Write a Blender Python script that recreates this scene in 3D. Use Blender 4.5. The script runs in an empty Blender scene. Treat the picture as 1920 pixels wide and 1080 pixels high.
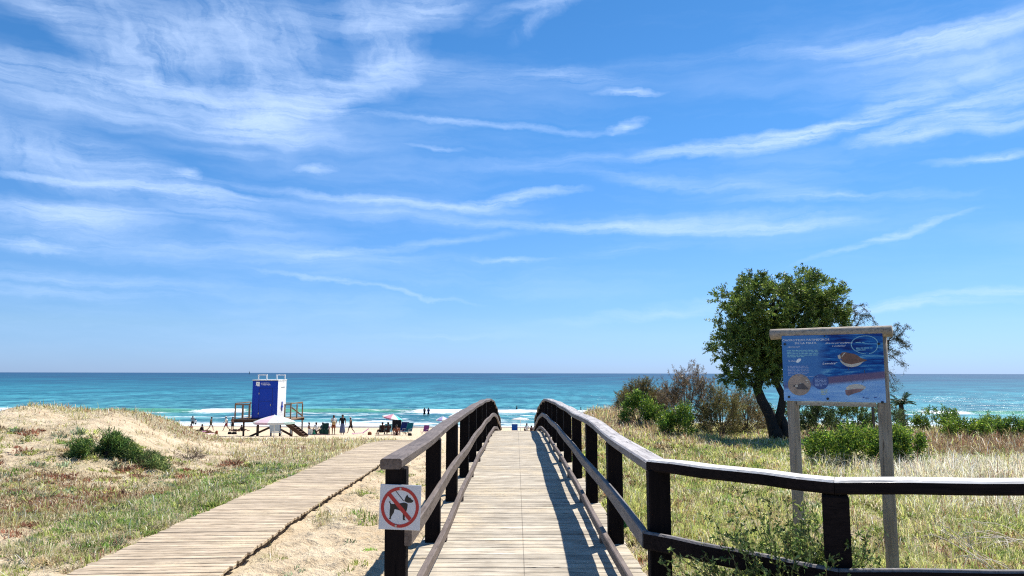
import bpy, bmesh, math, random, zlib
import numpy as np
from math import sin, cos, pi, radians, atan, atan2, sqrt
from mathutils import Vector, Matrix

random.seed(7)
rng = np.random.default_rng(7)
scene = bpy.context.scene
COL = scene.collection

# ------------------------------------------------------------------ camera
F = 1387.0
PITCH = atan(159.5 / F)
YAW = radians(0.33)
ROLL = radians(0.1)
RCAM = Matrix.Rotation(YAW, 3, 'Z') @ Matrix.Rotation(pi / 2 + PITCH, 3, 'X') @ Matrix.Rotation(ROLL, 3, 'Z')
EYE = 7.3                      # eye height above the sea
cam_data = bpy.data.cameras.new('camera')
cam = bpy.data.objects.new('camera', cam_data)
COL.objects.link(cam)
cam.matrix_world = Matrix.Translation((0, 0, EYE)) @ RCAM.to_4x4()
cam_data.sensor_width = 36
cam_data.lens = F / 1920 * 36
cam_data.clip_start = 0.05
cam_data.clip_end = 60000
scene.camera = cam
scene.cycles.use_denoising = False
scene.cycles.filter_width = 1.15

def ray(px, py):
    v = RCAM @ Vector(((px - 960) / F, -(py - 540) / F, -1.0))
    return v / v.y
def at(px, py, Y):             # point on the sight line of a pixel at distance Y
    v = ray(px, py) * Y
    return Vector((v.x, Y, v.z + EYE))
def x_at(px, Y, z):            # x of the point at distance Y, height z, seen at column px
    a = RCAM.transposed()
    k = (px - 960) / F
    A = a[0][0] + k * a[2][0]
    B = a[0][1] + k * a[2][1]
    C_ = a[0][2] + k * a[2][2]
    return -(B * Y + C_ * (z - EYE)) / A
def azel(px, py):
    v = RCAM @ Vector(((px - 960) / F, -(py - 540) / F, -1.0))
    v.normalize()
    return atan2(v.x, v.y), math.asin(v.z)

# ------------------------------------------------------------------ world, sun, exposure
SUN_EL = radians(56)
SUN_AZ = radians(39)           # from +y towards +x
scene.view_settings.view_transform = 'Standard'
scene.view_settings.look = 'None'
scene.view_settings.exposure = 0.6
scene.view_settings.gamma = 1
scene.view_settings.use_curve_mapping = False

class NT:
    """small helper for node trees"""
    def __init__(s, tree):
        s.t = tree; s.n = tree.nodes; s.l = tree.links
    def node(s, typ, **kw):
        nd = s.n.new(typ)
        for k, v in kw.items():
            if hasattr(nd, k):
                setattr(nd, k, v)
        return nd
    def link(s, a, b): s.l.new(a, b)
    def put(s, sock, v):
        if isinstance(v, bpy.types.NodeSocket): s.l.new(v, sock)
        else: sock.default_value = v
    def math(s, op, a, b=0.0, c=None, clamp=False):
        nd = s.n.new('ShaderNodeMath'); nd.operation = op; nd.use_clamp = clamp
        s.put(nd.inputs[0], a); s.put(nd.inputs[1], b)
        if c is not None: s.put(nd.inputs[2], c)
        return nd.outputs[0]
    def vmath(s, op, a, b=(0, 0, 0)):
        nd = s.n.new('ShaderNodeVectorMath'); nd.operation = op
        s.put(nd.inputs[0], a); s.put(nd.inputs[1], b)
        return nd.outputs[0]
    def noise(s, vec, scale=1.0, detail=4.0, rough=0.5, dist=0.0):
        nd = s.n.new('ShaderNodeTexNoise')
        if vec is not None: s.l.new(vec, nd.inputs['Vector'])
        nd.inputs['Scale'].default_value = scale
        nd.inputs['Detail'].default_value = detail
        nd.inputs['Roughness'].default_value = rough
        nd.inputs['Distortion'].default_value = dist
        return nd
    def mapping(s, vec, scale=(1, 1, 1), loc=(0, 0, 0), rot=(0, 0, 0), vt='POINT'):
        nd = s.n.new('ShaderNodeMapping'); nd.vector_type = vt
        s.l.new(vec, nd.inputs['Vector'])
        nd.inputs['Location'].default_value = loc
        nd.inputs['Rotation'].default_value = rot
        nd.inputs['Scale'].default_value = scale
        return nd.outputs[0]
    def maprange(s, v, a, b, c=0.0, d=1.0, smooth=False):
        nd = s.n.new('ShaderNodeMapRange')
        if smooth: nd.interpolation_type = 'SMOOTHSTEP'
        s.put(nd.inputs[0], v)
        for i, q in enumerate((a, b, c, d)): s.put(nd.inputs[i + 1], q)
        return nd.outputs[0]
    def mix(s, fac, a, b, mode='MIX'):
        nd = s.n.new('ShaderNodeMix'); nd.data_type = 'RGBA'; nd.blend_type = mode
        s.put(nd.inputs[0], fac)
        for sock, v in ((nd.inputs[6], a), (nd.inputs[7], b)):
            if isinstance(v, bpy.types.NodeSocket): s.l.new(v, sock)
            else: sock.default_value = (v[0], v[1], v[2], 1)
        return nd.outputs[2]
    def ramp(s, fac, stops):
        nd = s.n.new('ShaderNodeValToRGB'); s.l.new(fac, nd.inputs[0])
        e = nd.color_ramp.elements
        while len(e) < len(stops): e.new(0.5)
        for q, (p, c) in zip(e, stops):
            q.position = p; q.color = (c[0], c[1], c[2], 1)
        return nd.outputs[0]
    def sepxyz(s, v):
        nd = s.n.new('ShaderNodeSeparateXYZ'); s.l.new(v, nd.inputs[0]); return nd.outputs
    def comb(s, x, y, z=0.0):
        nd = s.n.new('ShaderNodeCombineXYZ')
        for i, q in enumerate((x, y, z)): s.put(nd.inputs[i], q)
        return nd.outputs[0]

world = bpy.data.worlds.new('World')
scene.world = world
world.use_nodes = True
W = NT(world.node_tree)
W.n.clear()
wout = W.node('ShaderNodeOutputWorld')
bg = W.node('ShaderNodeBackground')
bg.inputs['Strength'].default_value = 0.082
W.link(bg.outputs[0], wout.inputs[0])
sky = W.node('ShaderNodeTexSky', sky_type='NISHITA')
sky.sun_disc = False
sky.sun_elevation = SUN_EL
sky.sun_rotation = SUN_AZ
sky.altitude = 10
sky.air_density = 1.0
sky.dust_density = 0.2
sky.ozone_density = 3.0
tc = W.node('ShaderNodeTexCoord')
dx, dy, dz = W.sepxyz(tc.outputs['Generated'])
az = W.math('ARCTAN2', dx, dy)
el = W.math('ARCSINE', dz)
co = W.comb(az, el)
# slow warp of the sheet, then wisps
wn = W.noise(W.mapping(co, scale=(3.0, 7.0, 1)), 1.0, 3.0, 0.55)
warp = W.vmath('MULTIPLY', W.vmath('SUBTRACT', wn.outputs['Color'], (0.5, 0.5, 0.5)), (0.12, 0.035, 0))
wn2 = W.noise(W.mapping(co, scale=(14, 22, 1), loc=(3, 1, 0)), 1.0, 5.0, 0.62)
warp2 = W.vmath('MULTIPLY', W.vmath('SUBTRACT', wn2.outputs['Color'], (0.5, 0.5, 0.5)), (0.06, 0.026, 0))
cw = W.vmath('ADD', co, W.vmath('ADD', warp, warp2))
# streaks of cirrus: centre px,py / half length / half thickness / angle / strength  (sky directions)
STREAKS = [
 (180, 152, 460, 20, 0, .80), (150, 197, 480, 20, -2, .62), (430, 205, 260, 34, -4, .34), (420, 120, 180, 60, -58, .32), (570, 130, 150, 50, -70, .34), (250, 60, 260, 60, -32, .34),
 (500, 242, 110, 20, 2, .55), (640, 165, 190, 30, 16, .75), (735, 120, 70, 46, 60, .75),
 (560, 210, 170, 18, 18, .55), (470, 60, 130, 40, -62, .52), (330, 90, 240, 46, 30, .45),
 (560, 70, 60, 34, -60, .45), (690, 50, 100, 34, -50, .60), (120, 30, 210, 28, -22, .55), (800, 12, 160, 24, 12, .60),
 (660, 20, 280, 30, 8, .40), (300, 40, 300, 40, -12, .40), (520, 170, 50, 100, 10, .30),
 (60, 290, 140, 34, -24, .75), (230, 330, 210, 40, -18, .42), (348, 332, 26, 10, 0, .75),
 (250, 356, 200, 6, 1, .75), (90, 395, 150, 14, 1, .75), (170, 413, 120, 16, 3, .80), (60, 458, 60, 8, 0, .55),
 (120, 520, 330, 16, -2, .42), (380, 385, 300, 30, -22, .34), (560, 480, 430, 14, -1, .34), (760, 465, 260, 8, 8, .36),
 (700, 378, 300, 8, -2, .55), (960, 372, 130, 9, 6, .80), (760, 405, 420, 12, -2, .28),
 (870, 140, 260, 22, -3, .34), (1075, 140, 140, 16, -6, .45), (1180, 172, 62, 6, -2, .75),
 (900, 237, 260, 6, -3, .50), (1165, 234, 32, 9, 12, .75), (1030, 25, 90, 14, 30, .55), (1010, 8, 120, 10, 12, .45),
 (595, 318, 46, 6, 3, .60), (805, 283, 60, 4, -4, .30), (450, 288, 60, 7, 0, .28),
 (1330, 418, 260, 16, -1, .60), (1160, 428, 300, 9, -3, .40), (1500, 425, 120, 8, -1, .50), (1280, 345, 260, 10, -8, .30), (1560, 372, 190, 8, -3, .42),
 (1420, 262, 230, 12, 4, .80), (1560, 235, 180, 12, 10, .70), (1680, 256, 90, 10, -2, .70), (1750, 210, 120, 9, 14, .60), (1870, 178, 110, 16, 16, .70), (1860, 222, 160, 13, -2, .70), (1880, 285, 110, 7, 0, .65),
 (1860, 45, 190, 14, 4, .85), (1740, 62, 240, 12, -3, .50), (1760, 110, 190, 50, -14, .42), (1830, 130, 90, 34, 34, .45), (1700, 180, 90, 26, 20, .38),
 (1660, 448, 140, 6, 15, .55), (1250, 580, 260, 10, 6, .34), (1740, 562, 280, 8, 5, .60), (1700, 575, 220, 6, 2, .35),
 (690, 540, 190, 4, -8, .45), (840, 630, 170, 6, 1, .22), (960, 490, 90, 5, 0, .38), (1180, 470, 120, 12, 4, .18),
 (1080, 300, 260, 10, 3, .20), (1400, 90, 400, 12, 2, .16), (90, 440, 300, 30, -4, .30), (60, 545, 240, 10, 0, .30),
]
acc = None; accd = None
for (px, py, hl, ht, ang, st) in STREAKS:
    a0, e0 = azel(px, py)
    steep = abs(ang) >= 24
    if ht <= 13: st *= 1.45
    m = W.mapping(cw, scale=(hl / F * 1.2, ht / F * 1.5, 1), loc=(a0, e0, 0), rot=(0, 0, radians(ang)), vt='TEXTURE')
    g = W.node('ShaderNodeTexGradient', gradient_type='SPHERICAL')
    W.link(m, g.inputs[0])
    if steep: accd = W.math('MULTIPLY_ADD', g.outputs['Fac'], st * 1.05, accd if accd is not None else 0.0)
    else: acc = W.math('MULTIPLY_ADD', g.outputs['Fac'], st * .92, acc if acc is not None else 0.0)
# fibres that comb the streaks into cirrus: one set level, one set falling to the right
fib = W.noise(W.mapping(cw, scale=(3.2, 70, 1)), 1.0, 8.0, 0.70, .15)
fibd = W.noise(W.mapping(W.mapping(cw, rot=(0, 0, radians(58))), scale=(3.2, 30, 1)), 1.0, 8.0, 0.62, .1)
fib2 = W.noise(W.mapping(cw, scale=(30, 60, 1), loc=(1, 5, 0)), 1.0, 7.0, 0.72)
soft = W.maprange(fib2.outputs['Fac'], 0.3, 0.7, -0.16, 0.22)
fb = W.math('ADD', W.maprange(fib.outputs['Fac'], 0.33, 0.68, 0.12, 1.15), soft)
fbd = W.math('ADD', W.maprange(fibd.outputs['Fac'], 0.34, 0.68, 0.10, 0.95), soft)
# a thin veil everywhere (it also serves the sky behind the camera)
veil = W.noise(W.mapping(cw, scale=(2.2, 15, 1), loc=(4, 0, 0)), 1.0, 6.0, 0.6)
veil2 = W.noise(W.mapping(cw, scale=(1.1, 2.6, 1), loc=(9, 3, 0)), 1.0, 3.0, 0.5)
vv = W.math('MULTIPLY', W.maprange(veil.outputs['Fac'], 0.44, 0.78, 0, 0.42), W.maprange(veil2.outputs['Fac'], 0.35, 0.65, 0.25, 1.0))
cl = W.math('ADD', W.math('ADD', W.math('MULTIPLY', acc, fb), W.math('MULTIPLY', accd, fbd)), vv)
cl = W.math('MULTIPLY', W.math('MAXIMUM', cl, 0.0), W.maprange(el, 0.0, 0.10, 0.25, 1.0))
cl = W.math('SUBTRACT', 1.0, W.math('POWER', 2.718, W.math('MULTIPLY', cl, -1.25)), clamp=True)   # thick parts saturate softly
cl = W.math('MULTIPLY', W.math('POWER', cl, 1.25), 0.88)
hs = W.node('ShaderNodeHueSaturation')
hs.inputs['Saturation'].default_value = 1.12
hs.inputs['Value'].default_value = 1.0
W.link(sky.outputs[0], hs.inputs['Color'])
tint = W.ramp(W.maprange(el, -.02, .55), [(0.0, (.44, .70, 1.62)), (.06, (.46, .70, 1.40)), (.14, (.52, .73, 1.14)), (.3, (.54, .80, 1.12)), (.6, (.50, .88, 1.14)), (1.0, (.40, .82, 1.06))])
skyc = W.mix(1.0, hs.outputs[0], tint, 'MULTIPLY')
ccol = (6.6, 8.2, 11.0)
W.link(W.mix(cl, skyc, ccol), bg.inputs['Color'])

sun_data = bpy.data.lights.new('sun', 'SUN')
sun_data.energy = 5.0
sun_data.angle = radians(0.53)
sun_data.color = (1.0, 0.955, 0.88)
sun = bpy.data.objects.new('sun', sun_data)
COL.objects.link(sun)
sdir = Vector((cos(SUN_EL) * sin(SUN_AZ), cos(SUN_EL) * cos(SUN_AZ), sin(SUN_EL)))
sun.rotation_euler = sdir.to_track_quat('Z', 'Y').to_euler()
sun.location = (0, 0, 60)

# ------------------------------------------------------------------ object helpers
def tag(o, label=None, cat=None, group=None, kind=None):
    if label: o['label'] = label
    if cat: o['category'] = cat
    if group: o['group'] = group
    if kind: o['kind'] = kind
    return o
def empty(name, loc=(0, 0, 0), rz=0.0, label=None, cat=None, group=None):
    o = bpy.data.objects.new(name, None)
    o.empty_display_size = 0.2
    COL.objects.link(o)
    o.location = loc; o.rotation_euler = (0, 0, rz)
    return tag(o, label, cat, group)
def copy_tree(o, parent=None):
    c = o.copy(); COL.objects.link(c); c.parent = parent
    for ch in o.children: copy_tree(ch, c)
    return c

class MB:
    def __init__(s): s.v = []; s.f = []; s.m = []
    def add(s, vs, fs, mi=0):
        b = len(s.v); s.v += [tuple(q) for q in vs]
        s.f += [tuple(b + i for i in q) for q in fs]; s.m += [mi] * len(fs)
    def box(s, c, size, R=None, mi=0):
        hx, hy, hz = size[0] / 2, size[1] / 2, size[2] / 2
        vs = [Vector((x, y, z)) for z in (-hz, hz) for y in (-hy, hy) for x in (-hx, hx)]
        if R is not None: vs = [R @ q for q in vs]
        c = Vector(c); vs = [q + c for q in vs]
        s.add(vs, [(0, 2, 3, 1), (4, 5, 7, 6), (0, 1, 5, 4), (2, 6, 7, 3), (0, 4, 6, 2), (1, 3, 7, 5)], mi)
    def beam(s, p0, p1, w, h, mi=0, up=Vector((0, 0, 1))):
        p0 = Vector(p0); p1 = Vector(p1); d = (p1 - p0); L = d.length; d.normalize()
        r = d.cross(up)
        if r.length < 1e-4: r = d.cross(Vector((0, 1, 0)))
        r.normalize(); u = r.cross(d)
        R = Matrix((r, d, u)).transposed()
        s.box((p0 + p1) / 2, (w, L, h), R, mi)
    def cbox(s, c, size, ch=0.01, R=None, mi=0, taper=1.0):     # box with chamfered vertical edges and top
        hx, hy, hz = size[0] / 2, size[1] / 2, size[2] / 2
        def ring(hx, hy, z):
            return [Vector(q) for q in ((hx, -hy + ch, z), (hx, hy - ch, z), (hx - ch, hy, z), (-hx + ch, hy, z), (-hx, hy - ch, z), (-hx, -hy + ch, z), (-hx + ch, -hy, z), (hx - ch, -hy, z))]
        rings = [ring(hx, hy, -hz), ring(hx, hy, hz - ch), ring(hx - ch, hy - ch, hz)]
        vs = [q for r in rings for q in r]
        if R is not None: vs = [R @ q for q in vs]
        c = Vector(c); vs = [q + c for q in vs]
        fs = [tuple(range(7, -1, -1)), tuple(range(16, 24))]
        for k in range(2):
            for i in range(8):
                j = (i + 1) % 8
                fs.append((k * 8 + i, k * 8 + j, k * 8 + 8 + j, k * 8 + 8 + i))
        s.add(vs, fs, mi)
    def sweep(s, pts, prof, mi=0, mitop=None, up=Vector((0, 0, 1)), caps=True):
        """prof: list of (r,u) ccw seen along travel; faces whose normal points up get mitop"""
        n = len(prof); rings = []
        pts = [Vector(p) for p in pts]
        for i, p in enumerate(pts):
            d = (pts[min(i + 1, len(pts) - 1)] - pts[max(i - 1, 0)]).normalized()
            r = d.cross(up)
            if r.length < 1e-3: r = d.cross(Vector((0.3, 1, 0)))
            r.normalize(); u = r.cross(d)
            sc = 1.0
            rings.append([p + r * a + u * b for a, b in prof])
        b0 = len(s.v)
        for rg in rings: s.v += [tuple(q) for q in rg]
        for i in range(len(pts) - 1):
            for k in range(n):
                k2 = (k + 1) % n
                s.f.append((b0 + i * n + k, b0 + (i + 1) * n + k, b0 + (i + 1) * n + k2, b0 + i * n + k2))
                e = Vector(prof[k2]) - Vector(prof[k])
                # outward normal of this edge in (r,u)
                nu = abs(e[0]) / max(e.length, 1e-6)
                top = nu > 0.6 and (prof[k][1] + prof[k2][1]) > 0
                s.m.append(mitop if (mitop is not None and top) else mi)
        if caps:
            s.f.append(tuple(b0 + k for k in range(n))); s.m.append(mi)
            s.f.append(tuple(b0 + (len(pts) - 1) * n + k for k in range(n - 1, -1, -1))); s.m.append(mi)
    def tube(s, pts, rad, n=8, mi=0):
        pts = [Vector(p) for p in pts]
        if not hasattr(rad, '__len__'): rad = [rad] * len(pts)
        b0 = len(s.v); pr = None
        for i, p in enumerate(pts):
            d = (pts[min(i + 1, len(pts) - 1)] - pts[max(i - 1, 0)]).normalized()
            if pr is None:
                r = d.cross(Vector((0.13, 0.21, 1)));
                if r.length < 0.1: r = d.cross(Vector((1, 0, 0)))
            else: r = pr - d * pr.dot(d)
            r.normalize(); pr = r; u = r.cross(d)
            for k in range(n):
                a = 2 * pi * k / n
                s.v.append(tuple(p + (r * cos(a) + u * sin(a)) * rad[i]))
        for i in range(len(pts) - 1):
            for k in range(n):
                k2 = (k + 1) % n
                s.f.append((b0 + i * n + k, b0 + (i + 1) * n + k, b0 + (i + 1) * n + k2, b0 + i * n + k2)); s.m.append(mi)
        s.f.append(tuple(b0 + k for k in range(n))); s.m.append(mi)
        s.f.append(tuple(b0 + (len(pts) - 1) * n + k for k in range(n - 1, -1, -1))); s.m.append(mi)
    def ball(s, c, r, nu=10, nv=6, mi=0):
        c = Vector(c)
        if not hasattr(r, '__len__'): r = (r, r, r)
        b0 = len(s.v)
        for j in range(nv + 1):
            t = pi * j / nv
            for i in range(nu):
                a = 2 * pi * i / nu
                s.v.append((c.x + r[0] * sin(t) * cos(a), c.y + r[1] * sin(t) * sin(a), c.z + r[2] * cos(t)))
        for j in range(nv):
            for i in range(nu):
                i2 = (i + 1) % nu
                s.f.append((b0 + j * nu + i, b0 + (j + 1) * nu + i, b0 + (j + 1) * nu + i2, b0 + j * nu + i2)); s.m.append(mi)
    def poly(s, pts2, O, U, V, N, t=0.001, mi=0):
        """flat polygon in plane (O,U,V), thickness t along N, centroid fan front"""
        O = Vector(O)
        fr = [O + U * a + V * b + N * t for a, b in pts2]
        bk = [O + U * a + V * b for a, b in pts2]
        n = len(fr)
        s.add(fr + bk, [tuple(range(n)), tuple(range(2 * n - 1, n - 1, -1))] + [(i, n + i, n + (i + 1) % n, (i + 1) % n) for i in range(n)], mi)
    def mesh(s, name, mats, smooth=False):
        me = bpy.data.meshes.new(name)
        me.from_pydata(s.v, [], s.f)
        if not isinstance(mats, (list, tuple)): mats = [mats]
        for m in mats: me.materials.append(m)
        if len(mats) > 1: me.polygons.foreach_set('material_index', s.m)
        if smooth: me.polygons.foreach_set('use_smooth', [True] * len(s.f))
        me.update()
        return me
    def build(s, name, mats, parent=None, smooth=False, fixn=True):
        me = s.mesh(name, mats, smooth)
        if fixn:
            bm = bmesh.new(); bm.from_mesh(me)
            bmesh.ops.recalc_face_normals(bm, faces=bm.faces)
            bm.to_mesh(me); bm.free()
        o = bpy.data.objects.new(name, me)
        COL.objects.link(o)
        if parent is not None: o.parent = parent
        return o

def np_mesh(name, V, Fc, mat, col=None, parent=None, smooth=False, nside=3):
    """large mesh from numpy arrays"""
    me = bpy.data.meshes.new(name)
    nv, nf = len(V), len(Fc)
    me.vertices.add(nv); me.vertices.foreach_set('co', np.asarray(V, dtype=np.float32).ravel())
    me.loops.add(nf * nside); me.loops.foreach_set('vertex_index', np.asarray(Fc, dtype=np.int32).ravel())
    me.polygons.add(nf)
    me.polygons.foreach_set('loop_start', np.arange(0, nf * nside, nside, dtype=np.int32))
    if smooth: me.polygons.foreach_set('use_smooth', np.ones(nf, dtype=bool))
    if col is not None:
        a = me.color_attributes.new('Col', 'FLOAT_COLOR', 'POINT')
        c4 = np.ones((nv, 4), dtype=np.float32); c4[:, :col.shape[1]] = col
        a.data.foreach_set('color', c4.ravel())
    me.materials.append(mat)
    me.update(calc_edges=True)
    o = bpy.data.objects.new(name, me)
    COL.objects.link(o)
    if parent is not None: o.parent = parent
    return o

# ------------------------------------------------------------------ materials
MATS = {}
def newmat(name):
    m = bpy.data.materials.new(name); m.use_nodes = True
    t = NT(m.node_tree)
    b = m.node_tree.nodes['Principled BSDF']
    MATS[name] = m
    return m, t, b
def plain(name, c, rough=0.6, spec=0.4, var=0.06, metal=0.0, bump=0.0):
    m, t, b = newmat(name)
    g = t.node('ShaderNodeNewGeometry')
    n = t.noise(g.outputs['Position'], 14, 5, 0.6)
    col = t.mix(t.maprange(n.outputs['Fac'], 0.3, 0.7), [q * (1 - var * 2) for q in c], [min(1, q * (1 + var)) for q in c])
    t.link(col, b.inputs['Base Color'])
    b.inputs['Roughness'].default_value = rough
    b.inputs['Metallic'].default_value = metal
    b.inputs['Specular IOR Level'].default_value = spec
    if bump:
        bp = t.node('ShaderNodeBump'); bp.inputs['Strength'].default_value = bump; bp.inputs['Distance'].default_value = 0.01
        t.link(n.outputs['Fac'], bp.inputs['Height']); t.link(bp.outputs[0], b.inputs['Normal'])
    return m
def wood(name, dark, light, grain, cracks=0.5, rough=0.75, bump=0.5, tone=0.25, knots=0.5, spec=0.3, line=None, sand=0.0):
    """weathered timber, grain is the scale vector of the fibres in world space"""
    m, t, b = newmat(name)
    g = t.node('ShaderNodeNewGeometry'); oi = t.node('ShaderNodeObjectInfo')
    off = t.vmath('SCALE', t.comb(oi.outputs['Random'], oi.outputs['Random'], oi.outputs['Random']), (0, 0, 0))
    off.node.inputs['Scale'].default_value = 37.0
    p = t.vmath('ADD', g.outputs['Position'], off)
    n1 = t.noise(t.mapping(p, scale=grain), 1.0, 6, 0.65, 0.4)
    n2 = t.noise(t.mapping(p, scale=[q * (1.7 if q < 5 else 1.4) for q in grain], loc=(7, 3, 1)), 1.0, 4, 0.6, 0.2)
    n3 = t.noise(p, 3.0, 4, 0.55)
    f = t.math('ADD', t.math('MULTIPLY', n1.outputs['Fac'], 0.6), t.math('MULTIPLY', n3.outputs['Fac'], 0.4))
    c = t.mix(t.maprange(f, 0.36, 0.62), dark, light)
    ck = t.maprange(n2.outputs['Fac'], 0.33, 0.43, 1.0, 0.0)
    c = t.mix(t.math('MULTIPLY', ck, cracks), c, [q * 0.22 for q in dark])
    vo = t.node('ShaderNodeTexVoronoi'); t.link(t.mapping(p, scale=[max(1.6, q * 0.16) * 1.4 for q in grain]), vo.inputs['Vector']); vo.inputs['Scale'].default_value = 1.0
    kn = t.maprange(vo.outputs['Distance'], 0.05, 0.11, 1.0, 0.0)
    c = t.mix(t.math('MULTIPLY', kn, knots), c, [dark[0] * .35, dark[1] * .28, dark[2] * .22])
    tn = t.maprange(oi.outputs['Random'], 0, 1, 1 - tone, 1 + tone * 0.6)
    mm = t.vmath('SCALE', c, (0, 0, 0)); t.link(tn, mm.node.inputs['Scale'])
    c = mm
    if line is not None:   # the row of nails over the middle stringer and dirt collected along it
        x = t.sepxyz(g.outputs['Position'])[0]
        d = t.math('ABSOLUTE', t.math('SUBTRACT', x, line))
        c = t.mix(t.maprange(d, 0.003, 0.006, 0.55, 0.0), c, [q * 0.3 for q in dark])
    if sand:               # blown sand lying on the boards in drifts
        s1 = t.noise(g.outputs['Position'], 1.1, 6, .62); s2 = t.noise(g.outputs['Position'], 38, 3, .7)
        sm = t.math('MULTIPLY', t.maprange(s1.outputs['Fac'], .50, .66), t.maprange(s2.outputs['Fac'], .40, .56))
        c = t.mix(t.math('MULTIPLY', sm, sand), c, (.62, .50, .33))
    t.link(c, b.inputs['Base Color'])
    b.inputs['Roughness'].default_value = rough
    b.inputs['Specular IOR Level'].default_value = spec
    hgt = t.math('SUBTRACT', n1.outputs['Fac'], t.math('MULTIPLY', ck, 0.8))
    bp = t.node('ShaderNodeBump'); bp.inputs['Strength'].default_value = bump; bp.inputs['Distance'].default_value = 0.004
    t.link(hgt, bp.inputs['Height']); t.link(bp.outputs[0], b.inputs['Normal'])
    return m

M_deck = wood('bleached_deck_wood', (.25, .205, .15), (.62, .545, .43), (1.8, 60, 30), 1.0, .8, .6, .20, .8, line=0.07, sand=.7)
M_walk = wood('walkway_wood', (.28, .21, .135), (.62, .50, .36), (2.5, 55, 30), .75, .8, .6, .24, .4, sand=.85)
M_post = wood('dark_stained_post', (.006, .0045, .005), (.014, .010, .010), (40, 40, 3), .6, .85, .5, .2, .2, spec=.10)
M_railL = wood('brown_grey_rail', (.095, .068, .053), (.20, .155, .13), (40, 3, 40), .5, .6, .5, .12, .3)
M_railtop = wood('pale_rail_top', (.24, .21, .20), (.50, .46, .44), (30, 1.6, 30), .95, .6, .8, .1, .3, spec=.5)  # right handrail's upward faces, lighter than its sides
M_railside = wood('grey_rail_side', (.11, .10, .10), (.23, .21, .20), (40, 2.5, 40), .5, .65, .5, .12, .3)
M_xtop = wood('painted_sheen_top', (.50, .46, .41), (.80, .77, .72), (1.6, 30, 30), .5, .55, .5, .05, .2, spec=.6)  # sun sheen painted as near-white colour into the fence rail's upward faces
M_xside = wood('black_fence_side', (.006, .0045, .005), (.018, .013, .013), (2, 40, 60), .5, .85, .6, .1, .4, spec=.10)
M_log = wood('pale_round_post', (.24, .19, .14), (.43, .36, .28), (50, 50, 2.5), .6, .75, .5, .08, .7)
M_logx = wood('pale_round_rail', (.27, .22, .16), (.46, .39, .31), (2.5, 50, 50), .6, .75, .5, .08, .7)
M_towerwood = wood('tower_timber', (.16, .10, .06), (.30, .20, .12), (8, 8, 8), .2, .8, .2, .15, .1)
M_towerdark = wood('tower_dark_timber', (.05, .025, .014), (.11, .055, .03), (8, 8, 8), .2, .8, .2, .15, .1)
M_beam = wood('under_beam', (.05, .035, .025), (.11, .08, .06), (30, 2, 30), .4, .8, .4, .1, .1)
M_steel = plain('galvanised', (.35, .36, .37), .4, .5, .1, .8)
M_dark = plain('black_bolt', (.02, .02, .025), .5)

def vcol_mat(name, trans=0.3, rough=0.6, spec=0.3):
    m, t, b = newmat(name)
    a = t.node('ShaderNodeAttribute', attribute_name='Col')
    t.link(a.outputs['Color'], b.inputs['Base Color'])
    b.inputs['Roughness'].default_value = rough
    b.inputs['Specular IOR Level'].default_value = spec
    tr = t.node('ShaderNodeBsdfTranslucent')
    tcl = t.mix(0.5, a.outputs['Color'], (0.5, 0.6, 0.1), 'MULTIPLY')
    t.link(a.outputs['Color'], tr.inputs['Color'])
    mx = t.node('ShaderNodeMixShader'); mx.inputs[0].default_value = trans
    t.link(b.outputs[0], mx.inputs[1]); t.link(tr.outputs[0], mx.inputs[2])
    o = [q for q in t.n if q.type == 'OUTPUT_MATERIAL'][0]
    t.link(mx.outputs[0], o.inputs[0])
    return m
M_grass = vcol_mat('grass_blades', 0.52, 0.65, 0.2)
M_leaf = vcol_mat('leaves', 0.42, 0.42, 0.4)
M_bark = wood('tree_bark', (.018, .014, .012), (.05, .04, .033), (12, 12, 5), .5, .9, 1.0, .1, .0)
M_twig = wood('dry_twig', (.10, .08, .06), (.22, .18, .15), (12, 12, 5), .2, .9, .3, .1, .0)

# ------------------------------------------------------------------ numpy noise
_perm = rng.random((256, 256))
def vnoise(x, y):
    xi = np.floor(x).astype(int); yi = np.floor(y).astype(int)
    fx = x - xi; fy = y - yi
    fx = fx * fx * (3 - 2 * fx); fy = fy * fy * (3 - 2 * fy)
    a = _perm[xi % 256, yi % 256]; b = _perm[(xi + 1) % 256, yi % 256]
    c = _perm[xi % 256, (yi + 1) % 256]; d = _perm[(xi + 1) % 256, (yi + 1) % 256]
    return (a * (1 - fx) + b * fx) * (1 - fy) + (c * (1 - fx) + d * fx) * fy
def fbm(x, y, o=4, g=0.5):
    s = 0; a = 1; n = 0
    for k in range(o):
        s = s + a * vnoise(x * 2 ** k + 17.3 * k, y * 2 ** k + 9.1 * k); n += a; a *= g
    return s / n
def sst(x, a, b):
    t = np.clip((x - a) / (b - a), 0, 1); return t * t * (3 - 2 * t)
def gauss(x, c, s): return np.exp(-((x - c) / s) ** 2)

# ------------------------------------------------------------------ ground shape (heights relative to the eye, then + EYE)
LY = [-60, -5, 7, 14, 20, 26, 32, 37, 50, 70, 85, 100, 103, 115, 140, 400]
LZ = [-2, -2, -2.05, -2.25, -2.35, -2.55, -2.95, -3.33, -4.22, -5.72, -6.62, -7.18, -7.3, -7.8, -9, -20]
RY = [-60, -5, 6, 12, 22, 30, 36, 44, 50, 70, 85, 100, 103, 115, 140, 400]
RZ = [-1.75, -1.75, -1.76, -1.85, -2.0, -2.2, -2.9, -3.8, -4.22, -5.72, -6.62, -7.18, -7.3, -7.8, -9, -20]
DX = [-60, -30, -20, -16.6, -15.4, -14.4, -13.5, -12.6, -11.8, -11, -10.2, -9.4, -8.5, -7.4, -6.2]
DH = [1.0, 1.3, 1.2, 1.12, 1.42, 1.28, 1.22, 1.22, 1.05, .72, .36, .12, .03, .0, 0]
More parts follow.
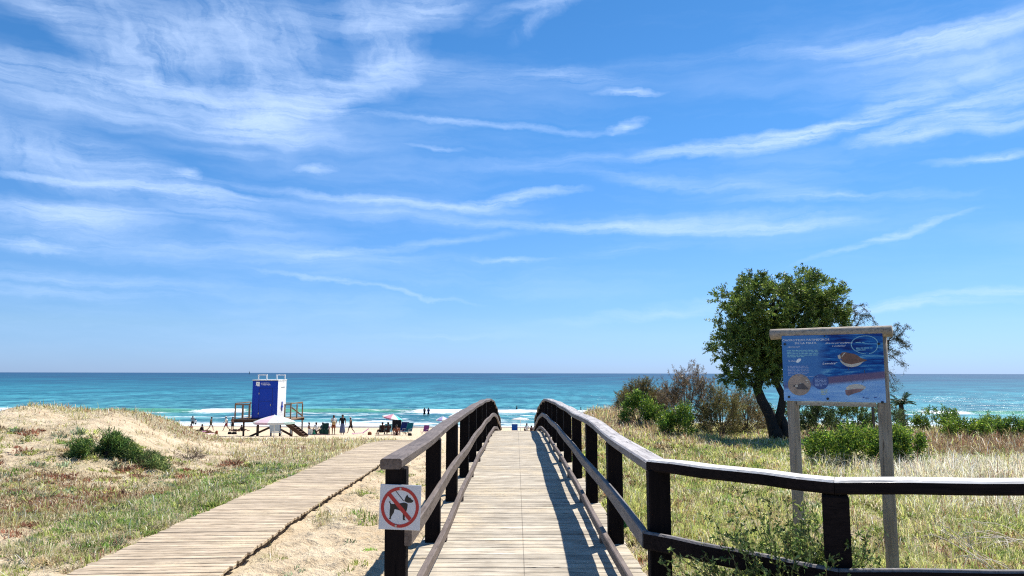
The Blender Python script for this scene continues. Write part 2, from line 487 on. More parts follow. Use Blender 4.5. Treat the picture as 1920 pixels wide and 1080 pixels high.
def gz(x, y, fine=True):
    x = np.asarray(x, float); y = np.asarray(y, float)
    l = np.interp(y, LY, LZ); r = np.interp(y, RY, RZ)
    w = sst(x, 1.0, 1.7)
    z = l * (1 - w) + r * w
    # the dune to the left: it narrows the strip of x with distance like the crest seen from the bridge
    xs = x * 24.0 / np.clip(y, 18, 30) * 0.5 + x * 0.5
    z = z + np.interp(xs, DX, DH) * sst(y, 11.5, 24) * (1 - sst(y, 24.3, 31)) * (1 + 0.10 * (fbm(x * .6, y * .6, 3) - .5))
    # low dune right of the bridge
    z = z + 0.80 * gauss(x, 3.2, 1.7) * gauss(y, 24.5, 5.0) * sst(x, 1.2, 1.9)
    z = z + 0.25 * gauss(x, 9, 5) * gauss(y, 27, 4)
    lumps = (fbm(x * 1.1 + 5, y * 1.1, 3) - .5) * 0.16 * sst(np.abs(x - 0.07), 1.3, 2.6) * (1 - 0.8 * sst(y, 40, 60))
    z = z + lumps
    if fine:
        z = z + (fbm(x * 4.5, y * 4.5 + 3, 3) - .5) * 0.13 * (1 - sst(y, 45, 70))
    return z + EYE
def gzf(x, y): return float(gz(x, y))
def wcx(y): return np.interp(y, [0, 7.4, 10, 13, 17, 21, 30, 36], [-3.2, -3.63, -3.85, -4.0, -4.05, -4.2, -4.72, -5.1])
def walk_gap(x, y):   # 0 on the walkway, 1 away from it
    return sst(np.abs(x - wcx(y)), 0.72, 1.0) + (y > 33) * 1.0

# vegetation fields: density and colour class
def veg(x, y):
    n = fbm(x * .9 + 3, y * .9, 4); nf = fbm(x * 2.7, y * 2.7 + 8, 3)
    left = sst(-(x - wcx(y)), 0.75, 1.1)
    right = sst(x, 1.15, 1.55)
    mid = (1 - left) * (1 - right)
    # left side: cover in front of the dune, sand patches, then a bare dune with dry tufts
    dl = sst(n * .62 + nf * .38, .36, .50)
    dl = np.maximum(dl, 0.9 * gauss(x, wcx(y) - 1.7, 1.1) * sst(y, 8.5, 10.5))
    dl = dl * (1 - 0.75 * gauss(x, wcx(y) - 1.3, .8) * (1 - sst(y, 7, 9.8)))
    xs = x * 24.0 / np.clip(y, 18, 30) * 0.5 + x * 0.5
    face = sst(y, 14.0, 16.5) * sst(-xs, 7.6, 9.6) * (1 - sst(y, 33, 40))
    bare = np.clip(face, 0, 1)
    sparse = sst(nf * .7 + n * .3, .46, .60) * .50 + .05
    sparse = np.maximum(sparse, .85 * gauss(x, -13.2, 1.5) * gauss(y, 18.6, 1.4))
    sparse = np.maximum(sparse, .8 * gauss(x, -9.6, 1.5) * gauss(y, 17.6, 1.6))
    crest = sst(y, 21.8, 23.4) * sst(-xs, 7.5, 8.6) * sst(fbm(x * .55 + 11, y * .2, 2), .44, .54)
    dl = np.maximum(dl, .8 * sst(y, 9.6, 11) * (1 - sst(y, 15, 17)))
    lefty = dl * (1 - bare) + np.maximum(sparse, crest) * bare
    lefty = lefty * (1 - sst(y, 36, 41))
    midy = 0.30 * sst(nf * .6 + n * .4, .56, .66) + 0.9 * gauss(x, wcx(y) + 1.0, .32) * sst(n, .50, .60) * sst(y, 8, 9)
    midy = midy * (1 - sst(y, 22, 30))
    ry = sst(n * .5 + nf * .5, .22, .42) * (1 - sst(y, 38, 44))
    return np.clip(left * lefty + mid * midy + right * ry, 0, 1)

# ground material
def ground_material():
    m, t, b = newmat('sand_and_litter')
    g = t.node('ShaderNodeNewGeometry'); P = g.outputs['Position']
    a = t.node('ShaderNodeAttribute', attribute_name='Col')
    ar, ag, ab = t.sepxyz(a.outputs['Vector'])
    n1 = t.noise(P, 1.3, 5, 0.55); n2 = t.noise(P, 9, 6, 0.65); n3 = t.noise(P, 90, 3, 0.7)
    f = t.math('ADD', t.math('MULTIPLY', n1.outputs['Fac'], .5), t.math('MULTIPLY', n2.outputs['Fac'], .5))
    sand = t.mix(t.maprange(f, .35, .65), (.56, .42, .26), (.78, .65, .46))
    sand = t.mix(t.maprange(n3.outputs['Fac'], .35, .5, .5, 0), sand, (.30, .21, .13))
    # bits of dry weed lying on the sand
    vo = t.node('ShaderNodeTexVoronoi'); t.link(t.mapping(P, scale=(1, 1, .3)), vo.inputs['Vector']); vo.inputs['Scale'].default_value = 11
    bits = t.math('MULTIPLY', t.maprange(vo.outputs['Distance'], .10, .2, 1, 0), t.maprange(n2.outputs['Fac'], .45, .6))
    sand = t.mix(t.math('MULTIPLY', bits, t.maprange(t.sepxyz(P)[1], 30, 45, .7, .1)), sand, (.17, .13, .075))
    lit = t.mix(t.maprange(n2.outputs['Fac'], .35, .65), (.26, .21, .12), (.52, .45, .28))
    lit = t.mix(t.maprange(n3.outputs['Fac'], .38, .55, .6, 0), lit, (.10, .085, .05))
    c = t.mix(t.math('MULTIPLY', ar, .85, clamp=True), sand, lit)
    # wet sand at the water's edge
    c = t.mix(ag, c, (.26, .20, .13))
    t.link(c, b.inputs['Base Color'])
    t.link(t.maprange(ag, 0, 1, .92, .35), b.inputs['Roughness'])
    b.inputs['Specular IOR Level'].default_value = .25
    v2 = t.node('ShaderNodeTexVoronoi', feature='SMOOTH_F1'); t.link(P, v2.inputs['Vector']); v2.inputs['Scale'].default_value = 3.4
    h = t.math('ADD', t.math('MULTIPLY', v2.outputs['Distance'], .35), t.math('ADD', t.math('MULTIPLY', n2.outputs['Fac'], .45), t.math('MULTIPLY', n3.outputs['Fac'], .06)))
    bp = t.node('ShaderNodeBump'); bp.inputs['Strength'].default_value = .85; bp.inputs['Distance'].default_value = .28
    t.link(h, bp.inputs['Height']); t.link(bp.outputs[0], b.inputs['Normal'])
    return m
M_ground = ground_material()

ys = np.unique(np.concatenate([np.arange(-60, -2, 6), np.arange(-2, 4, .4), np.arange(4, 15, .075), np.arange(15, 40, .14), np.arange(40, 118, .7), np.arange(118, 200, 8), [260, 400]]))
xsn = np.unique(np.concatenate([np.arange(-3000, -200, 280), np.arange(-200, -60, 14), np.arange(-60, -24, 1.2), np.arange(-24, -7, .15), np.arange(-7, -.9, .075), np.arange(-.9, 20, .15), np.arange(20, 60, 1.2), np.arange(60, 200, 14), np.arange(200, 3001, 280)]))
GX, GY = np.meshgrid(xsn, ys)
GZ = gz(GX, GY)
# trodden sand: shallow footprints with a raised rim
fr_ = np.random.default_rng(31)
for k in range(900):
    if k < 420: fy = fr_.uniform(4, 19); fx = fr_.uniform(float(wcx(fy)) + .9, -1.15)
    else: fy = fr_.uniform(5, 24); fx = float(wcx(fy)) - fr_.uniform(.9, 13)
    i0, i1 = np.searchsorted(ys, [fy - .35, fy + .35]); j0, j1 = np.searchsorted(xsn, [fx - .35, fx + .35])
    if i1 <= i0 or j1 <= j0: continue
    an = fr_.uniform(-.5, .5); X_ = GX[i0:i1, j0:j1] - fx; Y_ = GY[i0:i1, j0:j1] - fy
    xr = X_ * cos(an) + Y_ * sin(an); yr = -X_ * sin(an) + Y_ * cos(an)
    q_ = (xr / .075) ** 2 + (yr / .15) ** 2
    GZ[i0:i1, j0:j1] += fr_.uniform(.6, 1.2) * (-.035 * np.exp(-q_) + .016 * np.exp(-(np.sqrt(q_) - 1.5) ** 2 / .18))
# keep the sand just under the walkway boards
onw = (np.abs(GX - wcx(GY)) < 0.86) & (GY < 33.4) & (GY > 3)
base = np.interp(GY, LY, LZ) + EYE
GZ = np.where(onw, np.minimum(GZ, base + 0.02), GZ)
near = (np.abs(GX - 0.07) < 1.15) & (GY < 38)
V = np.stack([GX, GY, GZ], -1).reshape(-1, 3)
ny, nx = GX.shape
idx = np.arange(ny * nx).reshape(ny, nx)
FQ = np.stack([idx[:-1, :-1], idx[:-1, 1:], idx[1:, 1:], idx[1:, :-1]], -1).reshape(-1, 4)
vg = veg(GX, GY)
wet = sst(GY + (fbm(GX * .08, GY * .05, 2) - .5) * 8, 97, 101.5)
gc = np.stack([vg, wet, np.zeros_like(vg)], -1).reshape(-1, 3)
ground = np_mesh('sandy_ground', V, FQ, M_ground, gc, smooth=True, nside=4)
tag(ground, 'pale sandy dune ground sloping down to the beach', kind='structure')

# ------------------------------------------------------------------ sea
def sea_material():
    m, t, b = newmat('sea_water')
    g = t.node('ShaderNodeNewGeometry'); P = g.outputs['Position']
    x, y, z = t.sepxyz(P)
    n0 = t.noise(t.mapping(P, scale=(.004, .012, 1)), 1.0, 4, .6)
    yy = t.math('ADD', y, t.math('MULTIPLY', t.math('SUBTRACT', n0.outputs['Fac'], .5), t.math('MULTIPLY', y, .5)))
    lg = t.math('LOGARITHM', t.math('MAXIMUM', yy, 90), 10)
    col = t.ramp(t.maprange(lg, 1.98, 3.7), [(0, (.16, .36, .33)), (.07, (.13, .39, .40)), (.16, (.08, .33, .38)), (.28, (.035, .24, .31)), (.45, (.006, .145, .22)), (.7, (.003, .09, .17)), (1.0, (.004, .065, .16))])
    # darker and lighter wave faces
    w1 = t.noise(t.mapping(P, scale=(.26, .16, 1)), 1.0, 5, .6)
    w2 = t.noise(t.mapping(P, scale=(.05, .028, 1), loc=(5, 5, 0)), 1.0, 5, .6)
    w3 = t.noise(t.mapping(P, scale=(.013, .0045, 1), loc=(1, 7, 0)), 1.0, 5, .6)
    nearf = t.maprange(y, 150, 800, 1, 0); farf = t.maprange(y, 250, 900, 0, 1)
    # foam: the wash, the breaking roll and remnants of foam
    fn = t.noise(t.mapping(P, scale=(.045, .20, 1), loc=(2, 0, 0)), 1.0, 6, .62)
    fn2 = t.noise(t.mapping(P, scale=(.5, 1.1, 1)), 1.0, 6, .7)
    wn_ = t.noise(t.mapping(P, scale=(.035, .035, 1), loc=(9, 2, 0)), 1.0, 3, .5)
    yw = t.math('ADD', y, t.math('MULTIPLY', t.math('SUBTRACT', wn_.outputs['Fac'], .5), 16))
    wash = t.maprange(yw, 104, 122, 1.0, .30)
    wash = t.math('MULTIPLY', wash, t.maprange(yw, 128, 150, 1, 0))
    lace = t.math('ADD', t.math('MULTIPLY', fn.outputs['Fac'], .6), t.math('MULTIPLY', fn2.outputs['Fac'], .4))
    foam = t.maprange(t.math('ADD', lace, t.math('MULTIPLY', wash, .25)), .67, .75, 0, 1)
    foam = t.math('MULTIPLY', foam, t.maprange(yw, 150, 170, 1, 0))
    # thin swash lines running along the shore
    ln_ = t.math('ABSOLUTE', t.math('SUBTRACT', t.math('FRACT', t.math('ADD', t.math('MULTIPLY', yw, .13), t.math('MULTIPLY', fn.outputs['Fac'], 1.6))), .5))
    sw = t.math('MULTIPLY', t.maprange(ln_, .03, .10, 1, 0), t.math('MULTIPLY', t.maprange(fn2.outputs['Fac'], .40, .52), t.maprange(yw, 128, 160, .9, 0)))
    foam = t.math('MAXIMUM', foam, sw)
    a = t.node('ShaderNodeAttribute', attribute_name='Col')
    fa, fg, fb_ = t.sepxyz(a.outputs['Vector'])
    foam = t.math('MAXIMUM', foam, t.maprange(t.math('ADD', fa, t.math('MULTIPLY', t.math('SUBTRACT', lace, .5), 3.0)), .42, .66), clamp=True)
    # small whitecaps far out
    wc = t.noise(t.mapping(P, scale=(.06, .30, 1), loc=(3, 9, 0)), 1.0, 5, .65)
    caps = t.math('MULTIPLY', t.maprange(wc.outputs['Fac'], .74, .80), t.maprange(y, 150, 1500, .8, .1))
    foam = t.math('MAXIMUM', foam, caps)
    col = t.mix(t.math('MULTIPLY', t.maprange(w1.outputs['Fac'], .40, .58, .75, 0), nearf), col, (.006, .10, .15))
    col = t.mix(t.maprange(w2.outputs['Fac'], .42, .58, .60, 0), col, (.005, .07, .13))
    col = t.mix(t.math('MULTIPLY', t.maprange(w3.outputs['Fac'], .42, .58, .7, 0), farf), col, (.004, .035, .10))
    col = t.mix(fg, col, (.09, .30, .22))
    col = t.mix(foam, col, (.82, .86, .88))
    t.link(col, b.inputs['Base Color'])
    t.link(t.maprange(foam, 0, 1, .22, .9), b.inputs['Roughness'])
    b.inputs['IOR'].default_value = 1.33
    b.inputs['Specular IOR Level'].default_value = .10
    h = t.math('ADD', t.math('MULTIPLY', w1.outputs['Fac'], 1.0), t.math('MULTIPLY', w2.outputs['Fac'], 3.2))
    h = t.math('ADD', h, t.math('MULTIPLY', fn2.outputs['Fac'], .35))
    h = t.math('ADD', h, t.math('MULTIPLY', w3.outputs['Fac'], 9.0))
    bp = t.node('ShaderNodeBump'); bp.inputs['Strength'].default_value = 1.0; bp.inputs['Distance'].default_value = .5
    t.link(h, bp.inputs['Height'])
    df = t.node('ShaderNodeBsdfDiffuse'); gl = t.node('ShaderNodeBsdfGlossy'); gl.inputs['Roughness'].default_value = .22
    t.link(col, df.inputs['Color']); t.link(bp.outputs[0], df.inputs['Normal']); t.link(bp.outputs[0], gl.inputs['Normal'])
    fr = t.node('ShaderNodeFresnel'); fr.inputs['IOR'].default_value = 1.33; t.link(bp.outputs[0], fr.inputs['Normal'])
    fac = t.math('MULTIPLY', t.math('MINIMUM', fr.outputs[0], .34), t.maprange(foam, 0, 1, .62, .05))
    mx = t.node('ShaderNodeMixShader'); t.link(fac, mx.inputs[0]); t.link(df.outputs[0], mx.inputs[1]); t.link(gl.outputs[0], mx.inputs[2])
    t.link(mx.outputs[0], [q for q in t.n if q.type == 'OUTPUT_MATERIAL'][0].inputs[0])
    return m
M_sea = sea_material()
sy = np.unique(np.concatenate([np.arange(96, 175, .45), np.arange(175, 420, 3), np.geomspace(420, 30000, 40)]))
sx = np.unique(np.concatenate([-np.geomspace(150, 30000, 34), np.arange(-150, 150, 1.1), np.geomspace(150, 30000, 34)]))
SX, SY = np.meshgrid(sx, sy)
def crest_y(x): return 139 + (fbm(x * .012 + 3, x * 0 + 2, 3) - .5) * 9
cy = crest_y(SX)
amp = .50 * sst(fbm(SX * .02 + 1, SX * 0 + 5, 2), .25, .55) * (np.abs(SX) < 145)
u = SY - cy
ridge = amp * np.exp(-(np.where(u < 0, u / 1.2, u / 3.2)) ** 2)
swell = .10 * np.sin(SY * .55 + fbm(SX * .03, SY * .03, 2) * 9) * (SY < 300) * sst(SY, 100, 118)
chop = (fbm(SX * .35, SY * .8, 3) - .5) * .16 * sst(SY, 103, 120) * (SY < 420)
SZ = ridge + swell + chop
brk = sst(fbm(SX * .03 + 40, SX * 0 + 1, 3), .50, .58) * .8
brk = np.maximum(brk, gauss(SX, -55, 7)); brk = brk * (1 - gauss(SX, -33, 12)) ; brk = np.maximum(brk, gauss(SX, -15, 6)); brk = brk * (1 - gauss(SX, -75, 12) * .9)
front = sst(u, -3.6, -1.4) * (1 - sst(u, .2, 1.0))
foam_a = brk * front
green = (1 - brk) * sst(u, -3.0, -1.0) * (1 - sst(u, .3, 1.6)) * np.clip(amp / .5, 0, 1)
Vs = np.stack([SX, SY, SZ], -1).reshape(-1, 3)
ny, nx = SX.shape
idx = np.arange(ny * nx).reshape(ny, nx)
FS = np.stack([idx[:-1, :-1], idx[:-1, 1:], idx[1:, 1:], idx[1:, :-1]], -1).reshape(-1, 4)
sc_ = np.stack([foam_a, green, green * 0], -1).reshape(-1, 3)
sea = np_mesh('sea_water', Vs, FS, M_sea, sc_, smooth=True, nside=4)
tag(sea, 'turquoise sea with small breaking waves', kind='structure')

# ------------------------------------------------------------------ footbridge
def mitre_offs(path, i, w):
    p = Vector(path[i]); d0 = (p - Vector(path[i - 1])).normalized(); d1 = (Vector(path[i + 1]) - p).normalized()
    n0 = Vector((d0.y, -d0.x)); n1 = Vector((d1.y, -d1.x)); m = (n0 + n1).normalized(); k = (w / 2) / max(.3, m.dot(n0))
    return p + m * k, p - m * k          # right and left of travel
DKY = [-4, 5, 12, 18, 22, 25, 28, 32, 37, 39]
DKZ = [-1.65, -1.65, -1.66, -1.73, -1.80, -1.91, -2.14, -2.60, -3.25, -3.52]
# smooth the profile by cubic interpolation of the sampled curve
_yy = np.arange(-4, 39.01, .1); _zz = np.interp(_yy, DKY, DKZ)
k = np.ones(21) / 21; _zp = np.pad(_zz, 10, mode='edge'); _zz = np.convolve(_zp, k, 'valid')
def dz_(y): return float(np.interp(y, _yy, _zz)) + EYE
BX = 0.07
bridge = empty('footbridge', (BX, 5.2, dz_(5.2)), 0, 'arched timber footbridge with dark stained posts and handrails leading to the beach', 'footbridge')
def inv(o): return Matrix.Translation(-Vector(o.location))
def rel(o, p): return Vector(p) - Vector(o.location)
# planks (shared mesh)
pl = MB(); pl.cbox((0, 0, -.019), (2.02, .135, .038), .006)
plank_me = pl.mesh('plank', [M_deck])
y = -1.6; i = 0
while y < 38.2:
    s_ = (dz_(y + .05) - dz_(y - .05)) / .1
    o = bpy.data.objects.new('plank', plank_me); COL.objects.link(o); o.parent = bridge
    o.location = rel(bridge, (BX + random.uniform(-.012, .012), y, dz_(y) + random.uniform(-.003, .003)))
    o.rotation_euler = (math.atan(s_) + random.uniform(-.006, .006), random.uniform(-.002, .002), random.uniform(-.003, .003))
    o.scale = (1, random.uniform(.985, 1.01), 1)
    y += .147; i += 1
NPL = i
# stringers under the deck
for sx_ in (-.85, 0, .85):
    b = MB(); b.sweep([rel(bridge, (BX + sx_, q, dz_(q) - .15)) for q in np.arange(-1.6, 38.2, 1.0)], [(-.05, -.10), (.05, -.10), (.05, .10), (-.05, .10)])
    b.build('stringer', M_beam, bridge)
PW = .145
CH = [(-.5, -.5 + .15), (-.5 + .15, -.5), (.5 - .15, -.5), (.5, -.5 + .15), (.5, .5 - .15), (.5 - .15, .5), (-.5 + .15, .5), (-.5, .5 - .15)]
def prof(w, h, c=.012):
    a, b = w / 2, h / 2
    return [(-a, -b + c), (-a + c, -b), (a - c, -b), (a, -b + c), (a, b - c), (a - c, b), (-a + c, b), (-a, b - c)]
def wob(y, s): return .012 * sin(y * 1.31 + s * 2) + .010 * sin(y * .73 + s)
RH = 1.06
post_me = {}
for s in (-1, 1):
    X = BX + s * .905
    y0 = 5.28 if s < 0 else 5.22
    ypost = [y0 + 2.3 * k for k in range(15)]
    ypost = [q for q in ypost if q < 37.9]
    for q in ypost:
        zt = dz_(q) + RH - .062; zb = dz_(q) - .75
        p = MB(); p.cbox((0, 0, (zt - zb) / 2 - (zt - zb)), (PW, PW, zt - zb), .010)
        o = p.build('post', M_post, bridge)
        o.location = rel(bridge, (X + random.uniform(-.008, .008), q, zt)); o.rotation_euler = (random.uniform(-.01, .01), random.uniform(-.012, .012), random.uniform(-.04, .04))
        # coach bolt on the inner face
        bo = MB(); bo.tube([(-s * (PW / 2 + .001), 0, -.46), (-s * (PW / 2 + .012), 0, -.46)], .014, 8)
        bb = bo.build('bolt', M_steel, o)
    # handrail in lengths that meet over every second post
    cuts = [ypost[0] - (.09 if s < 0 else -.02)] + ypost[2::2]
    if cuts[-1] < ypost[-1] - .1: cuts.append(ypost[-1] + .15)
    else: cuts[-1] = ypost[-1] + .15
    for a, c in zip(cuts[:-1], cuts[1:]):
        n = max(3, int((c - a) / .35))
        yy = np.linspace(a + .003, c - .003, n)
        def mitre_end(mb, path, w, y_, nr):      # cut the near end to meet the fence rail
            R_, L_ = mitre_offs(path, 1, w)
            for j in range(nr):
                vx, vy, vz = mb.v[j]; f_ = (vx + BX - path[1][0]) / w + .5
                q_ = R_.lerp(L_, f_) if R_.x < L_.x else L_.lerp(R_, f_)
                mb.v[j] = (vx, q_.y - bridge.location.y + .0015, vz)
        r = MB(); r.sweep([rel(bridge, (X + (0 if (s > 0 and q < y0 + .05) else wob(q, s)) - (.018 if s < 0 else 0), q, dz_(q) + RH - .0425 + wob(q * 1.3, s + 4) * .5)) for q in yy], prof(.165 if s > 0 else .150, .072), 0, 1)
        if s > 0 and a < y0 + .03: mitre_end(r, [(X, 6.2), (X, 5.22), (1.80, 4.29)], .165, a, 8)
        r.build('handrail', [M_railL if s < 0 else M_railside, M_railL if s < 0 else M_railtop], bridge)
        # mid rail on the inner faces of the posts
        off = PW / 2 + .028
        r = MB(); r.sweep([rel(bridge, (X - s * off + wob(q, s + 1) * .5, q, dz_(q) + .54 + wob(q, s + 2) * .7)) for q in yy], prof(.05, .115, .008), 0)
        if s > 0 and a < y0 + .03: mitre_end(r, [(X - .1005, 6.2), (X - .1005, 5.115), (1.75, 4.175)], .05, a, 8)
        r.build('mid_rail', M_railL if s < 0 else M_railside, bridge)
        # low kerb rail
        r = MB(); r.sweep([rel(bridge, (BX + s * .775 + wob(q, s + 3) * .5, q, dz_(q) + .115 + wob(q, s + 5) * .6)) for q in yy], prof(.05, .09, .008), 0)
        r.build('kerb_rail', M_railL, bridge)
    for q in ypost:      # blocks that carry the kerb rail
        r = MB(); r.cbox((0, 0, .038), (.045, .09, .07), .004); o = r.build('kerb_block', M_railL, bridge)
        o.location = rel(bridge, (BX + s * .775, q, dz_(q) + .001))
# the corner post of the right-hand fence is the first right post; the fence goes on from it
fence = empty('timber_fence', (1.79, 4.27, gzf(1.79, 4.27)), 0, 'low dark timber fence with pale top rail in front of the dry meadow', 'fence')
C1 = Vector((BX + .905, 5.22, 0)); C2 = Vector((1.80, 4.29, 0)); 
zt = -.59 + EYE
for P_ in (C2, Vector((4.25, 4.27, 0)), Vector((6.7, 4.3, 0))):
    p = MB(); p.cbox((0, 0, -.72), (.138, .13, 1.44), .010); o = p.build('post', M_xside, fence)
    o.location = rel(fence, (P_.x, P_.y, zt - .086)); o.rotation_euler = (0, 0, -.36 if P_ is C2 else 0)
def shrink(a, b, da, db):
    d = (b - a).normalized(); return a + d * da, b - d * db
def mitre_rail(path, i, z, w, h, name, mats):
    a = mitre_offs(path, i, w); c = mitre_offs(path, i + 1, w); d = (Vector(path[i + 1]) - Vector(path[i])).normalized() * .0015
    a = [q + d for q in a]; c = [q - d for q in c]; pr_ = prof(w, h); n = 6; r = MB(); nn_ = len(pr_)
    for k in range(n + 1):
        t_ = k / n
        for (r_, u_) in pr_:
            f_ = r_ / w + .5; A = a[1].lerp(a[0], f_); B = c[1].lerp(c[0], f_); q = A.lerp(B, t_)
            r.v.append(tuple(rel(fence, (q.x, q.y, z + u_ + (.003 * sin(k * 2.1) if 0 < k < n else 0)))))
    for k in range(n):
        for j in range(nn_):
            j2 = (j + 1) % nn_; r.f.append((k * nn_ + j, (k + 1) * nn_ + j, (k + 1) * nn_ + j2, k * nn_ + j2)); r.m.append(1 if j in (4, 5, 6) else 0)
    r.f.append(tuple(range(nn_))); r.m.append(0); r.f.append(tuple(n * nn_ + j for j in range(nn_ - 1, -1, -1))); r.m.append(0)
    return r.build(name, mats, fence)
def rail_(p, q, z, w, h, name, mats):
    r = MB(); n = 6
    pts = [rel(fence, Vector((p.x, p.y, z)) + (q - p) * (i / n) + Vector((0, 0, .003 * sin(i * 2.1)))) for i in range(n + 1)]
    r.sweep(pts, prof(w, h), 0, 1 if isinstance(mats, list) else None); return r.build(name, mats, fence)
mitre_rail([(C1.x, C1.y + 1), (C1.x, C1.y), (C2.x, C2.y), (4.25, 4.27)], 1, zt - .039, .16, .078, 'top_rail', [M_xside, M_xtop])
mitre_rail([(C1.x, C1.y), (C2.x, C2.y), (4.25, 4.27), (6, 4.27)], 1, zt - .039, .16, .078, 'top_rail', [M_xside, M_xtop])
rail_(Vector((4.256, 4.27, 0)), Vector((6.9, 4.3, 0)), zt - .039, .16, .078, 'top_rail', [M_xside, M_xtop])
dfc = Vector((-.09, -.09, 0))
MV = [(C1.x - .1005, C1.y + 1), (C1.x - .1005, C1.y - .105), (C2.x - .05, C2.y - .115), (4.25, 4.155), (6, 4.155)]
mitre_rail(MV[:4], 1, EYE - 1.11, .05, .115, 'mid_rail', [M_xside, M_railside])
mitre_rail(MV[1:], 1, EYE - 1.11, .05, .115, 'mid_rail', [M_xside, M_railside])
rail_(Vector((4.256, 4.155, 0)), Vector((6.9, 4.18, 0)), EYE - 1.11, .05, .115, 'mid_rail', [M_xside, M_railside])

# ------------------------------------------------------------------ boardwalk on the sand
walk = empty('boardwalk', (float(wcx(8.)), 8, float(np.interp(8, LY, LZ)) + EYE), 0, 'flat plank boardwalk lying on the sand left of the footbridge', 'boardwalk')
wp = MB(); wp.cbox((0, 0, -.016), (1.5, .117, .032), .005); wp_me = wp.mesh('plank', [M_walk])
def wz(y): return float(np.interp(y, LY, LZ)) + EYE + .10
y = 4.2; cnt = 0
while y < 33.2:
    o = bpy.data.objects.new('plank', wp_me); COL.objects.link(o); o.parent = walk
    sl = (wz(y + .5) - wz(y - .5))
    hd = (wcx(y + .5) - wcx(y - .5))
    o.location = rel(walk, (float(wcx(y)) + random.uniform(-.02, .02), y, wz(y) + random.uniform(-.003, .003)))
    o.rotation_euler = (math.atan(sl) + random.uniform(-.012, .012), random.uniform(-.004, .004), -float(hd) * .8 + random.uniform(-.008, .008))
    wsc = 1.0 + .08 * (y > 26); o.scale = (wsc, random.uniform(.96, 1.02), 1)
    y += .131 if y < 16 else .136; cnt += 1
for sx_ in (-.66, .66):
    b = MB(); b.sweep([rel(walk, (float(wcx(q)) + sx_, q, wz(q) - .032 - .045)) for q in np.arange(4.2, 33.2, .6)], [(-.035, -.042), (.035, -.042), (.035, .042), (-.035, .042)])
    b.build('bearer', M_beam, walk)

# ------------------------------------------------------------------ dog sign
M_signwhite = plain('sign_white', (.60, .62, .66), .35, .5, .03)
M_red = plain('sign_red', (.42, .012, .015), .35, .5, .05)
M_black = plain('sign_black', (.008, .008, .010), .4, .4, .05)
sgn = empty('no_dogs_sign', (0, 0, 0), 0, 'square white no dogs sign with red ring screwed to the first post', 'sign')
so = at(750, 951, 5.185); sgn.location = so
sgn.rotation_euler = (0, radians(1.6), radians(-2))
U = Vector((1, 0, 0)); Vv = Vector((0, 0, 1)); N = Vector((0, -1, 0))
b = MB(); b.cbox((0, 0, 0), (.283, .300, .006), .002, Matrix.Rotation(pi / 2, 3, 'X')); b.build('plate', M_signwhite, sgn)
def ring(mb, cx, cz, R, r, rz, n, t0, t1):
    for i in range(n):
        a0 = 2 * pi * i / n; a1 = 2 * pi * (i + 1) / n
        mb.poly([(cx + R * cos(a0), cz + rz * R * sin(a0)), (cx + R * cos(a1), cz + rz * R * sin(a1)), (cx + r * cos(a1), cz + rz * r * sin(a1)), (cx + r * cos(a0), cz + rz * r * sin(a0))], N * t0, U, Vv, N, t1 - t0)
K = .283 / 800.0     # sign print measured on an 800 x 830 grid, y down
def sp(pts, cx=540, cy=545): return [((a - cx) * K, -(b_ - cy) * K) for a, b_ in pts]
dog = MB()
dog.poly(sp([(345, 430), (352, 468), (372, 487), (430, 487), (540, 470), (600, 455), (650, 458), (690, 480), (682, 560), (668, 620), (655, 640), (560, 612), (515, 598), (445, 582), (405, 600), (345, 640), (350, 560), (345, 490), (328, 460), (330, 440)]), N * .0035, U, Vv, N, .0006)
dog.poly(sp([(345, 600), (440, 580), (425, 650), (375, 735), (378, 775), (335, 772), (350, 740), (345, 690)]), N * .0035, U, Vv, N, .00065)
dog.poly(sp([(600, 600), (670, 590), (645, 690), (640, 760), (665, 785), (612, 782), (606, 760)]), N * .0035, U, Vv, N, .0007)
dog.poly(sp([(672, 300), (700, 350), (735, 360), (768, 398), (798, 408), (788, 436), (760, 452), (690, 456), (650, 440), (618, 425), (640, 350)]), N * .0035, U, Vv, N, .0006)
dog.poly(sp([(436, 238), (448, 232), (612, 420), (602, 430)]), N * .0035, U, Vv, N, .0006)
dog.build('dog_pictogram', M_black, sgn)
b = MB(); ring(b, 0, 0, 368 * K, 310 * K, 1.04, 48, .0035, .0052)
b.poly(sp([(300, 335), (350, 285), (775, 740), (728, 795)]), N * .0035, U, Vv, N, .0019)
b.build('prohibition_ring', M_red, sgn, fixn=True)
for (a_, b_) in ((540, 195), (478, 890)):
    q = MB(); q.tube([Vector(((a_ - 540) * K, -.005, -(b_ - 545) * K)), Vector(((a_ - 540) * K, -.0105, -(b_ - 545) * K))], .0075, 10)
    q.build('rivet', M_steel, sgn)

# ------------------------------------------------------------------ text helper
def text_mesh(txt, size, mat, name, parent, O, U, Vv, N, align='LEFT', off=.002, shear=0.0, wide=1.0):
    cu = bpy.data.curves.new('tmp_text', 'FONT'); cu.body = txt; cu.size = size; cu.align_x = align; cu.extrude = .0003; cu.shear = shear; cu.resolution_u = 2
    to = bpy.data.objects.new('tmp_text', cu); COL.objects.link(to)
    dg = bpy.context.evaluated_depsgraph_get()
    me = bpy.data.meshes.new_from_object(to.evaluated_get(dg))
    bpy.data.objects.remove(to); bpy.data.curves.remove(cu)
    me.name = name
    M = Matrix((U * wide, Vv, N)).transposed().to_4x4(); M.translation = Vector(O) + N * off
    me.transform(M)
    me.materials.clear(); me.materials.append(mat)
    o = bpy.data.objects.new(name, me); COL.objects.link(o); o.parent = parent
    return o

